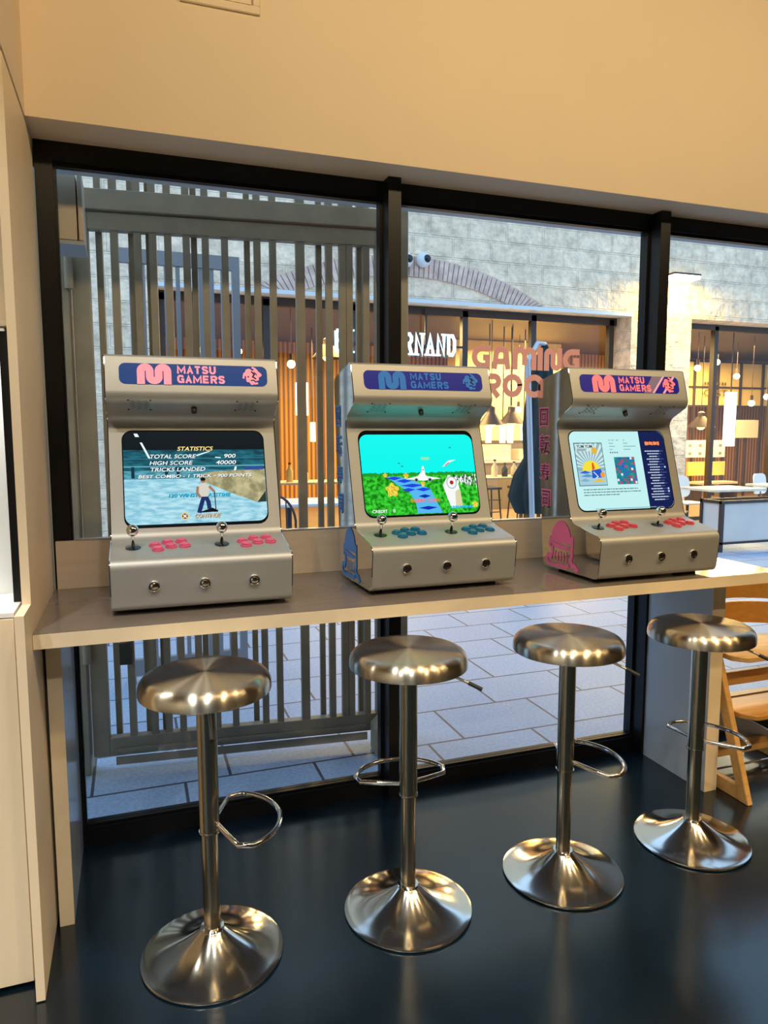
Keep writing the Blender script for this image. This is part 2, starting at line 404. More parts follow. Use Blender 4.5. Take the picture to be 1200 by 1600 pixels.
# black window frame
struct('trim_1', MB().box(-0.058, 5.2, 0.0, 0.075, 2.440, 2.503).box(-0.0, 5.2, 0.018, 0.045, 2.428, 2.44), M_black, 'black window head')
struct('trim_2', MB().box(-0.058, 5.2, 0.0, 0.075, 0.0, 0.066).box(0.0, 5.2, 0.014, 0.05, 0.066, 0.076), M_black, 'black window sill at floor')
struct('trim_3', MB().box(-0.058, -0.002, 0.0, 0.075, 0.066, 2.44).box(-0.002, 0.006, 0.016, 0.05, 0.066, 2.44), M_black, 'black left window jamb')
for i, (a, b) in enumerate(((1.177, 1.229), (2.457, 2.509), (3.737, 3.789), (5.017, 5.2))):
    struct('trim_%d' % (4+i), MB().box(a, b, -0.06, 0.075, 0.0, 2.503).box(a-0.012, a, 0.012, 0.05, 0.07, 2.44).box(b, b+0.012, 0.012, 0.05, 0.07, 2.44), M_black, 'black window mullion')
struct('wall_front_end', MB().box(5.2, XR, -0.05, 0.10, 0, 2.503), M_wall)
for i, (a, b) in enumerate(((0.006, 1.165), (1.241, 2.445), (2.521, 3.725), (3.801, 5.005))):
    struct('window_%d' % (i+1), MB().box(a, b, 0.028, 0.036, 0.076, 2.428), M_glass, 'large fixed window pane')
struct('trim_8', MB().box(-0.3, 6.6, 0.078, 0.12, 2.438, 2.62), mat('canopy_blue_grey', (0.62, 0.68, 0.70), 0.6), 'outer soffit strip above the window')
# access hatch high on the wall
hatch = thing('access_hatch', 'painted access hatch with raised frame on upper wall', 'hatch', (0.545, -0.18, 3.05))
m = MB()
for a, b, c, d in ((-0.13, 0.13, -0.13, -0.105), (-0.13, 0.13, 0.105, 0.13), (-0.13, -0.105, -0.105, 0.105), (0.105, 0.13, -0.105, 0.105)):
    m.box(a, b, -0.012, 0, c, d)
m.build('hatch_frame', M_wall, hatch, bevel=0.003)
MB().box(-0.101, 0.101, -0.006, 0, -0.101, 0.101).build('hatch_door', M_wall, hatch)

# ------------------------------------------------------------------ bar counter
ZT = 0.9804
bc = thing('bar_counter', 'long beige window bar counter carrying the three arcade machines', 'counter', (0, 0, 0))
MB().box(-0.0595, 2.632, -0.627, -0.001, ZT-0.04, ZT).build('worktop', M_top, bc)
MB().box(-0.0595, 2.632, -0.6315, -0.6275, ZT-0.0414, ZT-0.0015).build('edge_band', M_edge, bc)
MB().box(2.6325, 2.6345, -0.6315, -0.001, ZT-0.0414, ZT-0.0015).build('edge_band', M_edge, bc)
MB().box(-0.05, 2.44, -0.022, -0.002, ZT+0.0005, 1.150).build('backsplash', M_lam, bc)
MB().box(0.012, 2.44, -0.022, 0.012, 1.1505, 1.156).build('backsplash_cap', M_alu, bc)
for x0, x1 in ((-0.051, -0.009), (2.468, 2.533)):
    g = MB().box(x0, x1, -0.445, -0.062 if x1 > 1 else -0.002, 0.0, ZT-0.042).build('support_panel', M_panel, bc)
    MB().box(x0, x1, -0.449, -0.4455, 0.0, ZT-0.042).build('edge_band', M_edge, g)

# ------------------------------------------------------------------ left partition and service cabinet
pt = thing('end_panel', 'tall cream end panel stepped at counter height on the left', 'panel', (-0.07, -0.4, 0))
m = MB()
prof = [(-0.757, 0.004), (-0.015, 0.004), (-0.015, 2.492), (-0.60, 2.492), (-0.618, 1.064), (-0.757, 1.064)]
m.prism(prof, lambda p: (-0.0605+0.07, p[0]+0.4, p[1]), lambda p: (-0.083+0.07, p[0]+0.4, p[1]))
m.build('panel', M_cream, pt)
sv = thing('service_cabinet', 'cream service cabinet with white top and black-edged white back board', 'cabinet', (-0.6, -0.3, 0))
def sb(x0, x1, y0, y1, z0, z1): return MB().box(x0+0.6, x1+0.6, y0+0.3, y1+0.3, z0, z1)
sb(-1.3, -0.094, -0.663, -0.185, 0.10, 1.045).build('carcass', M_cream, sv)
sb(-1.3, -0.120, -0.62, -0.20, 0.0, 0.10).build('plinth', M_black, sv)
sb(-1.3, -0.096, -0.683, -0.665, 0.012, 1.043).build('door', M_cream, sv, bevel=0.002)
sb(-1.3, -0.094, -0.683, -0.185, 1.046, 1.058).build('worktop', M_white, sv)
sb(-1.3, -0.116, -0.42, -0.40, 1.0585, 1.825).build('back_board', M_white, sv)
sb(-0.112, -0.0865, -0.55, -0.40, 1.0585, 1.80).build('black_edge', M_black, sv)
sb(-1.3, -0.090, -0.45, -0.185, 1.83, 2.495).build('upper_panel', M_cream, sv)

# ------------------------------------------------------------------ arcade machines
W = 0.5478
PR = [(0, 0), (-0.0176, 0.1539), (0.1721, 0.193), (0.2889, 0.5801), (0.1772, 0.639), (0.2189, 0.7834), (0.4283, 0.7388), (0.3576, 0.0)]
RD = [0.022, 0.03, 0.04, 0.04, 0.035, 0.012, 0.03, 0.03]
PROF = round_poly(PR, RD, 8)
def face_axes(i, j):
    a, b = Vector(PR[i]), Vector(PR[j]); e = (b-a).normalized()
    n = Vector((-e.y, e.x))                       # towards the player
    return Vector((0, a.x, a.y)), Vector((1, 0, 0)), Vector((0, e.x, e.y)), Vector((0, n.x, n.y))
def m_logo(A, u0, u1, t0, t1, m, L):
    """the thick serpentine m"""
    wd = (u1-u0); h = t1-t0; th = wd*0.225
    xs = [u0+th/2+(wd-th)*k/3 for k in range(4)]; r = (wd-th)/6
    top, bot = t1-th/2-r, t0+th/2+r
    pts = [(xs[0], t0), (xs[0], top)] + arc(xs[0]+r, top, r, 180, 0, 10) + [(xs[1], bot)] + arc(xs[1]+r, bot, r, 180, 360, 10) + [(xs[2], top)] + arc(xs[2]+r, top, r, 180, 0, 10) + [(xs[3], t0)]
    A.stroke(pts, th, m, L)
HEAVY = {'M': [[(0, 0), (0, 1), (.5, .18), (1, 1), (1, 0)]], 'A': [[(0, 0), (.5, 1), (1, 0)], [(.2, .27), (.8, .27)]], 'T': [[(.5, 0), (.5, 1)], [(-.08, 1), (1.08, 1)]],
         'S': [[(1, .78), (.8, 1), (.2, 1), (0, .80), (.15, .58), (.85, .42), (1, .2), (.8, 0), (.2, 0), (0, .22)]], 'U': [[(0, 1), (0, .25), (.25, 0), (.75, 0), (1, .25), (1, 1)]],
         'G': [[(1, .76), (.78, 1), (.24, 1), (0, .76), (0, .24), (.24, 0), (1, 0), (1, .46), (.58, .46)]], 'E': [[(1, 0), (0, 0), (0, 1), (1, 1)], [(0, .5), (.9, .5)]],
         'R': [[(0, 0), (0, 1), (.75, 1), (1, .85), (1, .62), (.75, .47), (0, .47)], [(.5, .47), (1, 0)]]}
def heavy_text(A, body, u0, u1, t0, t1, m, L):
    wts = [1.3 if c == 'M' else 1.0 for c in body]; unit = (u1-u0)/(sum(wts)+0.14*(len(body)-1)); th = (t1-t0)*0.235; x = u0
    for c, wt in zip(body, wts):
        l, r, b, t = x+th/2, x+wt*unit-th/2, t0+th/2, t1-th/2
        for P in HEAVY[c]:
            Q = [(l+(r-l)*u, b+(t-b)*v) for u, v in P]
            if c in 'MATRU':                                # square the open ends to the letter height
                Q = [(u, (t0 if v < b+1e-6 else t1 if (v > t-1e-6 and c == 'U') else v)) if k in (0, len(Q)-1) and c != 'T' or (c == 'T' and k == 0 and len(P) == 2 and P[0][0] == .5) else (u, v) for k, (u, v) in enumerate(Q)]
            A.stroke(Q, th if c != 'M' else th*0.95, m, L)
        x += (wt+0.14)*unit
def splash(A, cu, ct, s, m, md, L):
    """round curling ink emblem"""
    rnd = random.Random(3)
    pts = []
    for k in range(40):
        a = 2*PI*k/40; r = s*(0.86+0.13*math.sin(3*a+0.6)+0.09*math.sin(7*a)+0.05*math.sin(11*a+1))
        pts.append((cu+r*math.cos(a)*1.05, ct+r*math.sin(a)))
    A.poly(pts, m, L)
    for k in range(3):
        a = 0.5+k*1.9
        A.stroke([(cu+s*(0.75+0.1*q)*math.cos(a+q*0.35), ct+s*(0.75+0.1*q)*math.sin(a+q*0.35)) for q in range(4)], s*0.22, m, L)
    A.stroke([(cu-s*0.1, ct+s*0.55), (cu+s*0.25, ct+s*0.2), (cu+s*0.05, ct-s*0.1), (cu+s*0.45, ct-s*0.35)], s*0.17, md, L+1)
    A.stroke([(cu+s*0.2, ct+s*0.5), (cu+s*0.55, ct+s*0.1)], s*0.12, md, L+1)
    A.stroke([(cu-s*0.2, ct-s*0.55), (cu+s*0.15, ct-s*0.5), (cu+s*0.35, ct-s*0.7)], s*0.14, md, L+1)
    A.disc(cu-s*0.45, ct-s*0.1, s*0.1, md, L+1)
def marquee(root, k):
    O, U, T, N = face_axes(4, 5)
    A = Art(O+N*0.0006, U, T, N)
    bgc, fg, inner = [('#123f86', '#ff9fb2', '#0b1a4a'), ('#0e1c86', '#3277c4', '#0c1150'), ('#1d1c86', '#fb7f86', '#141048')][k]
    B = mat('marquee_blue_%d' % k, bgc, 0.3, spec=0.15, emit=bgc, estr=0.4); F = mat('marquee_print_%d' % k, fg, 0.4, spec=0.15, emit=fg, estr=0.5 if k != 1 else 0.35); D = mat('marquee_dark_%d' % k, inner, 0.4, spec=0.15)
    u0, u1, t0, t1 = 0.044, 0.512, 0.050, 0.120
    A.rect(u0, u1, t0, t1, B, 1, 0.02)
    if k == 2:
        G = mat('marquee_band', '#7d6a86', 0.3, emit='#7d6a86', estr=0.3); Wt = mat('marquee_stripe', '#e0a9c9', 0.3, emit='#e0a9c9', estr=0.4)
        A.poly([(0.335, t0), (0.375, t0), (0.435, t1), (0.385, t1)], G, 2)
        A.poly([(0.375, t0), (0.386, t0), (0.446, t1), (0.435, t1)], Wt, 3)
        A.poly([(0.425, t0), (0.437, t0), (0.497, t1), (0.485, t1)], Wt, 3)
    m_logo(A, 0.098, 0.203, t0, t1-0.001, F, 5)
    heavy_text(A, 'MATSU', 0.221, 0.344, 0.088, 0.115, F, 5)
    heavy_text(A, 'GAMERS', 0.221, 0.372, 0.056, 0.083, F, 5)
    splash(A, 0.462, 0.085, 0.029, F, D, 6)
    mq = A.build('marquee', root)
    return mq
def speaker(root, u0):
    O, U, T, N = face_axes(3, 4)
    mm = M_steel
    A = Art(O+N*0.0005, U, T, N); sl = mat('slot_dark', (0.10, 0.10, 0.09), 0.6)
    for r in range(7):
        for c in range(3):
            uu = u0+0.004+c*0.02+(0.006 if r % 2 else 0); tt = 0.066+r*0.008
            A.rect(uu, uu+0.012, tt, tt+0.0022, sl, 1, 0.001)
    g = A.build('speaker_grille', root)
    for (a, b) in ((u0, 0.062), (u0+0.067, 0.062), (u0, 0.121), (u0+0.067, 0.121)):
        MB().lathe([(0.0034, 0), (0.0034, 0.0012), (0.002, 0.0022), (0, 0.0022)], 10, O+U*a+T*b, None, N).build('screw', M_rub, g)
def joystick(root, u, t, lean=(0, 0)):
    O, U, T, N = face_axes(1, 2); c = O+U*u+T*t
    d = (N+U*lean[0]+T*lean[1]).normalized()
    s = MB().lathe([(0.004, 0.0), (0.0055, 0.002), (0.0048, 0.045), (0.007, 0.048), (0, 0.05)], 14, c, None, d).build('joystick', M_chrome, root)
    MB().lathe([(0.0, 0.0005), (0.0235, 0.0005), (0.0235, 0.002), (0.016, 0.004), (0, 0.004)], 28, c, None, N).build('dust_washer', M_dark, s)
    MB().sphere(c+d*0.058, 0.0185, None, 24).build('ball_top', M_chrome, s)
def button(root, u, t, m):
    O, U, T, N = face_axes(1, 2)
    MB().lathe([(0.0185, 0.0), (0.0185, 0.004), (0.0165, 0.0065), (0.0145, 0.0065), (0.014, 0.005), (0.0135, 0.0095), (0.0115, 0.0105), (0, 0.010)], 24, O+U*u+T*t, None, N).build('button', m, root)
def front_button(root, u, t, cm):
    O, U, T, N = face_axes(0, 1)
    r = MB().lathe([(0.0185, 0), (0.0185, 0.003), (0.016, 0.007), (0.0125, 0.0075), (0.0118, 0.004), (0, 0.004)], 28, O+U*u+T*t, None, N).build('front_button', M_chrome, root)
    MB().lathe([(0.0115, 0.004), (0.0112, 0.006), (0.007, 0.0085), (0, 0.0092)], 24, O+U*u+T*t, None, N).build('button_cap', cm, r)
def side_decal(root, k):
    """printed side art on the left polished side: column of characters, and a capped octopus-like shape below"""
    A = Art((-0.0006, 0, 0), (0, 1, 0), (0, 0, 1), (-1, 0, 0))
    line = ['#f08ac0', '#3f9cf0', '#ff86c0'][k]; fill = ['#5a2a4c', '#123a6c', '#4a2348'][k]
    P = mat('decal_print_%d' % k, line, 0.4); D = mat('decal_dark_%d' % k, fill, 0.3); S = mat('decal_solid_%d' % k, ['#f08ac0', '#3f94ee', '#ff7cbc'][k], 0.4)
    for ch, (y0, y1, z0, z1) in zip('回転寿司', ((0.338, 0.408, 0.555, 0.635), (0.325, 0.405, 0.445, 0.53), (0.318, 0.398, 0.338, 0.415), (0.310, 0.380, 0.228, 0.308))):
        A.text(ch, y1, y0, z0, z1, P, 1, 0.045)
        A.text(ch, y1-0.006, y0+0.006, z0+0.006, z1-0.006, D, 2, 0.0)
    s = Art((-0.0006, 0, 0), (0, 1, 0), (0, 0, 1), (-1, 0, 0))
    dome = arc(0.232, 0.105, 0.068, 180, 0, 14, 0.088)
    s.poly([(0.300, 0.105)] + [(0.292, 0.092), (0.262, 0.080), (0.202, 0.080), (0.170, 0.092)] + dome[::-1], S, 3)
    s.poly(round_poly([(0.318, 0.085), (0.300, 0.075), (0.296, 0.118), (0.309, 0.128)], 0.006), S, 3)
    s.poly(round_poly([(0.168, 0.075), (0.150, 0.082), (0.152, 0.138), (0.166, 0.140)], 0.006), S, 3)
    s.stroke([(0.164, 0.09), (0.158, 0.065), (0.166, 0.048), (0.160, 0.030), (0.138, 0.026), (0.125, 0.016), (0.138, 0.009)], 0.018, S, 3)
    s.stroke([(0.292, 0.086), (0.290, 0.062), (0.300, 0.040), (0.318, 0.046), (0.330, 0.030), (0.318, 0.014)], 0.016, S, 3)
    s.stroke([(0.175, 0.022), (0.205, 0.012), (0.240, 0.016), (0.275, 0.010), (0.318, 0.014)], 0.014, S, 3)
    for q in range(5): s.stroke([(0.195+q*0.018, 0.072-0.004*(q % 2)), (0.190+q*0.021, 0.045), (0.196+q*0.018, 0.030)], 0.006, S, 3)
    a = A.build('side_lettering', root); b = s.build('side_emblem', root)
    return a, b

def SCR(root, build_pic):
    O, U, T, N = face_axes(2, 3)
    A = Art(O+N*0.0006, U, T, N)
    A.rect(0.0425, 0.507, 0.036, 0.364, M_dark, 1, 0.034)
    scr = A.build('screen', root)
    B = Art(O+N*0.0012, U, T, N, 0.0002)
    build_pic(B)
    B.build('screen_picture', scr)
SU0, SU1, ST0, ST1 = 0.046, 0.5035, 0.041, 0.360
def F2(fx, fy): return (SU0+(SU1-SU0)*fx, ST1-(ST1-ST0)*fy)
def clip_round(A, m, L, t0=ST0, t1=ST1, u0=SU0, u1=SU1, r=(0.032, 0.032, 0.032, 0.032)):
    A.poly(round_poly([(u0, t0), (u1, t0), (u1, t1), (u0, t1)], list(r), 8), m, L)
def pic_skate(A):
    e = emis
    clip_round(A, e('s1_dark', '#03141d', 1), 1)
    yy = lambda fy: F2(0, fy)[1]; xx = lambda fx: F2(fx, 0)[0]
    A.rect(SU0, SU1, yy(0.53), yy(0.2), emis_noise('s1_wall', '#0c4152', '#1f6f80', 40, 1, (0.6, 1, 2.5)), 2)
    A.rect(SU0, SU1, yy(0.385), yy(0.37), e('s1_beam', '#5fa6b8', 1), 3)
    A.rect(SU0, SU1, yy(0.30), yy(0.29), e('s1_beam2', '#2b7387', 1), 3)
    fl = emis_noise('s1_floor', '#84c4da', '#b8e6f2', 55, 1, (0.5, 1, 2))
    clip_round(A, fl, 4, ST0+0.005, yy(0.50), SU0, SU1, (0.03, 0.03, 0, 0))
    A.rect(SU0, SU1, yy(0.51), yy(0.42), emis_noise('s1_far', '#2e7d90', '#63aabb', 70, 1, (0.4, 1, 2)), 5)
    A.poly([F2(*q) for q in ((0.5, 0.48), (0.62, 0.44), (0.998, 0.42), (0.998, 0.66), (0.93, 0.785), (0.75, 0.68), (0.55, 0.55))], emis_noise('s1_ramp', '#8f8a66', '#c9bf92', 30, 1), 6)
    A.poly([F2(*q) for q in ((0.93, 0.785), (0.998, 0.66), (0.998, 0.78))], e('s1_rdark', '#2c3a35', 1), 7)
    A.rect(xx(0.85), xx(0.99), yy(0.43), yy(0.39), e('s1_blue', '#2c4f9a', 1), 6)
    for x in (0.05, 0.28, 0.36): A.rect(xx(x), xx(x+0.022), yy(0.5), yy(0.38), e('s1_pillar', '#0d3340', 1), 6)
    wh = e('s1_white', '#e8fbff', 1.1)
    A.poly([F2(*q) for q in ((0.075, 0.025), (0.10, 0.025), (0.112, 0.06), (0.085, 0.06))], wh, 8)
    A.poly([F2(*q) for q in ((0.115, 0.12), (0.13, 0.12), (0.185, 0.29), (0.17, 0.29))], wh, 8)
    A.poly([F2(*q) for q in ((0.5, 0.26), (0.6, 0.215), (0.605, 0.222), (0.51, 0.27))], wh, 8)
    A.poly([F2(*q) for q in ((0.64, 0.28), (0.68, 0.285), (0.68, 0.295), (0.64, 0.29))], wh, 8)
    tw = e('s1_text', '#eef4f4', 1.15); sh = e('s1_shadow', '#0a1a20', 1); ye = e('s1_yellow', '#ffe08a', 1.2); cy = e('s1_cyan', '#18b4d8', 1.2); og = e('s1_orange', '#e8b27a', 1.1)
    def tx(b, x0, x1, yc, h, m, s=0.25):
        a = F2(x0, yc+h/2); c = F2(x1, yc-h/2)
        A.text(b, a[0]+0.0012, c[0]+0.0012, a[1]-0.0014, c[1]-0.0014, sh, 10, 0.012, s)
        A.text(b, a[0], c[0], a[1], c[1], m, 11, 0.012, s)
    tx('STATISTICS', 0.375, 0.625, 0.19, 0.045, ye)
    for b, x0, x1, y in (('TOTAL SCORE', 0.18, 0.50, 0.272), ('HIGH SCORE', 0.18, 0.475, 0.342), ('TRICKS LANDED', 0.18, 0.565, 0.412)): tx(b, x0, x1, y, 0.043, tw)
    tx('900', 0.705, 0.79, 0.272, 0.043, tw); tx('40000', 0.645, 0.79, 0.342, 0.043, tw); tx('1', 0.775, 0.79, 0.412, 0.043, tw)
    tx('BEST COMBO - 1 TRICK - 900 POINTS', 0.10, 0.90, 0.485, 0.036, tw)
    tx('120 WINST   MASSTIME', 0.30, 0.735, 0.69, 0.038, cy)
    tx('CONTINUE', 0.475, 0.655, 0.912, 0.043, og)
    c0 = F2(0.405, 0.91); A.disc(c0[0], c0[1], 0.0135, e('s1_btn', '#d8c890', 1.1), 10); A.disc(c0[0], c0[1], 0.009, e('s1_btn2', '#7a4a22', 1), 11)
    A.stroke([(c0[0]-0.005, c0[1]-0.005), (c0[0]+0.005, c0[1]+0.005)], 0.003, tw, 12); A.stroke([(c0[0]-0.005, c0[1]+0.005), (c0[0]+0.005, c0[1]-0.005)], 0.003, tw, 12)
    # small rider standing with a scooter
    jeans = e('s1_jeans', '#1c2f66', 1); shirt = e('s1_shirt', '#d9d4c4', 1); skin = e('s1_skin', '#a8785c', 1); blk = e('s1_blk', '#0a0d12', 1)
    A.poly([F2(*q) for q in ((0.49, 0.88), (0.60, 0.83), (0.63, 0.85), (0.60, 0.875))], blk, 13)
    A.stroke([F2(0.545, 0.70), F2(0.525, 0.79), F2(0.505, 0.88)], 0.014, jeans, 14); A.stroke([F2(0.555, 0.70), F2(0.575, 0.77), F2(0.58, 0.84)], 0.014, jeans, 14)
    A.poly([F2(*q) for q in ((0.50, 0.60), (0.53, 0.565), (0.56, 0.565), (0.59, 0.60), (0.572, 0.71), (0.525, 0.71))], shirt, 15)
    A.stroke([F2(0.505, 0.60), F2(0.498, 0.67), F2(0.52, 0.72)], 0.008, skin, 16); A.stroke([F2(0.585, 0.60), F2(0.62, 0.66)], 0.008, skin, 16)
    c1 = F2(0.543, 0.535); A.disc(c1[0], c1[1], 0.0085, skin, 16); A.disc(c1[0], c1[1]+0.004, 0.0085, blk, 17, 0.006)
    A.stroke([F2(0.622, 0.65), F2(0.625, 0.86)], 0.003, blk, 15); A.stroke([F2(0.605, 0.865), F2(0.64, 0.865)], 0.007, blk, 15)
def pic_jet(A):
    e = emis
    yy = lambda fy: F2(0, fy)[1]; xx = lambda fx: F2(fx, 0)[0]
    top = ST1-0.012
    clip_round(A, e('s2_sky', '#00f2ea', 1.05), 1, ST0+0.002, top)
    gr = emis_noise('s2_green', '#067a10', '#3fe038', 75, 1.0)
    clip_round(A, gr, 2, ST0+0.002, yy(0.515), SU0, SU1, (0.032, 0.032, 0, 0))
    rnd = random.Random(5)
    for k in range(46):
        u = SU0+(SU1-SU0)*k/45; A.disc(min(max(u, SU0+0.006), SU1-0.006), yy(0.515), 0.004+0.004*rnd.random(), e('s2_hedge', '#1d9a2a', 1), 3, n=10)
    bl = e('s2_blue', '#1745e0', 1); lb = e('s2_lblue', '#58b9f2', 1); db = e('s2_dblue', '#0a2bb0', 1)
    A.poly([F2(*q) for q in ((0.20, 0.54), (0.30, 0.54), (0.44, 0.60), (0.52, 0.66), (0.58, 0.72), (0.60, 0.80), (0.66, 0.985), (0.44, 0.985), (0.43, 0.85), (0.38, 0.72), (0.29, 0.64))], lb, 4)
    for (a, b, y) in ((0.2, 0.33, 0.56), (0.28, 0.42, 0.595), (0.31, 0.52, 0.65), (0.32, 0.44, 0.70), (0.44, 0.58, 0.70), (0.46, 0.57, 0.78), (0.45, 0.62, 0.92)):
        pts = [F2(a, y), F2((a+b)/2, y-0.02), F2(b, y), F2((a+b)/2, y+0.025)]
        A.poly(pts, bl if y < 0.75 else db, 5)
    yl = emis_noise('s2_yellow', '#d0a818', '#ffe860', 160, 1.0)
    for (x, y, r) in ((0.24, 0.70, 0.024), (0.37, 0.535, 0.010), (0.19, 0.525, 0.008), (0.96, 0.90, 0.012)):
        c0 = F2(x, y); A.poly([(c0[0]+r*(1+0.2*math.sin(5*a))*math.cos(a), c0[1]+r*(1+0.2*math.sin(5*a))*math.sin(a)) for a in [2*PI*i/24 for i in range(24)]], yl, 6)
    wt = e('s2_white', '#f2f4f4', 1.05); gy = e('s2_grey', '#9aa6ae', 1); bk = e('s2_black', '#20242c', 1)
    for k in range(90):                                              # pale tower blocks at right
        x = 0.73+0.26*rnd.random(); y = 0.53+0.16*rnd.random()*(x-0.6)*2.2
        h = 0.02+0.03*rnd.random(); a = F2(x, y+h); b = F2(min(x+0.012, 0.995), y)
        A.rect(a[0], b[0], a[1], b[1], (wt, bk, wt, gy)[k % 4], 6+k % 3)
    # jet
    A.poly([F2(*q) for q in ((0.36, 0.575), (0.47, 0.545), (0.50, 0.50), (0.525, 0.50), (0.55, 0.545), (0.68, 0.575), (0.57, 0.59), (0.52, 0.60), (0.46, 0.59))], wt, 12)
    A.poly([F2(*q) for q in ((0.505, 0.52), (0.515, 0.43), (0.53, 0.42), (0.54, 0.52))], wt, 13); A.poly([F2(*q) for q in ((0.51, 0.47), (0.53, 0.455), (0.53, 0.48))], e('s2_pale', '#d88a8a', 1), 14)
    for x in (0.455, 0.575): c0 = F2(x, 0.59); A.disc(c0[0], c0[1], 0.008, gy, 14); A.disc(c0[0], c0[1], 0.005, bk, 15)
    A.poly([F2(*q) for q in ((0.49, 0.61), (0.53, 0.61), (0.52, 0.67), (0.50, 0.67))], yl, 14)
    A.poly([F2(*q) for q in ((0.70, 0.43), (0.76, 0.36), (0.83, 0.35), (0.77, 0.385), (0.71, 0.435))], wt, 12); A.poly([F2(*q) for q in ((0.72, 0.42), (0.76, 0.38), (0.77, 0.39), (0.73, 0.43))], e('s2_pale', '#d88a8a', 1), 13)
    for (x, y) in ((0.32, 0.385), (0.345, 0.42), (0.79, 0.20)): c0 = F2(x, y); A.disc(c0[0], c0[1], 0.005, e('s2_speck', '#17a8a4', 1), 6, 0.003)
    # white missile-like body in front at right
    A.poly(round_poly([F2(*q) for q in ((0.685, 0.66), (0.72, 0.58), (0.80, 0.56), (0.83, 0.68), (0.845, 0.92), (0.74, 0.94), (0.71, 0.80))], 0.012), wt, 16)
    A.poly(round_poly([F2(*q) for q in ((0.79, 0.74), (0.835, 0.70), (0.845, 0.92), (0.78, 0.94))], 0.008), e('s2_cream', '#d9d6a8', 1), 17)
    c0 = F2(0.765, 0.63); A.disc(c0[0], c0[1], 0.021, gy, 17, 0.024); A.disc(c0[0], c0[1], 0.018, wt, 18, 0.021); A.disc(c0[0], c0[1], 0.008, e('s2_red', '#b3202a', 1), 19)
    def tx(b, x0, x1, yc, h, m, bold=0.02):
        a = F2(x0, yc+h/2); c = F2(x1, yc-h/2); A.text(b, a[0], c[0], a[1], c[1], m, 22, bold)
    tx('START', 0.515, 0.59, 0.335, 0.035, e('s2_ytext', '#c8d23a', 1.1)); tx('INSERT COIN', 0.385, 0.635, 0.835, 0.042, e('s2_rtext', '#ff5a3c', 1.1))
    tx('CREDIT', 0.05, 0.18, 0.945, 0.035, wt); tx('0', 0.225, 0.245, 0.945, 0.035, wt)
    for k in range(10):                                              # illegible cyan line
        a = F2(0.73+0.021*k, 0.942-0.004*(k % 2)); b = F2(0.73+0.021*k+0.014+0.002*(k % 3), 0.912); A.rect(a[0], b[0], a[1], b[1], e('s2_ctext', '#26b6e8', 1.1), 22)
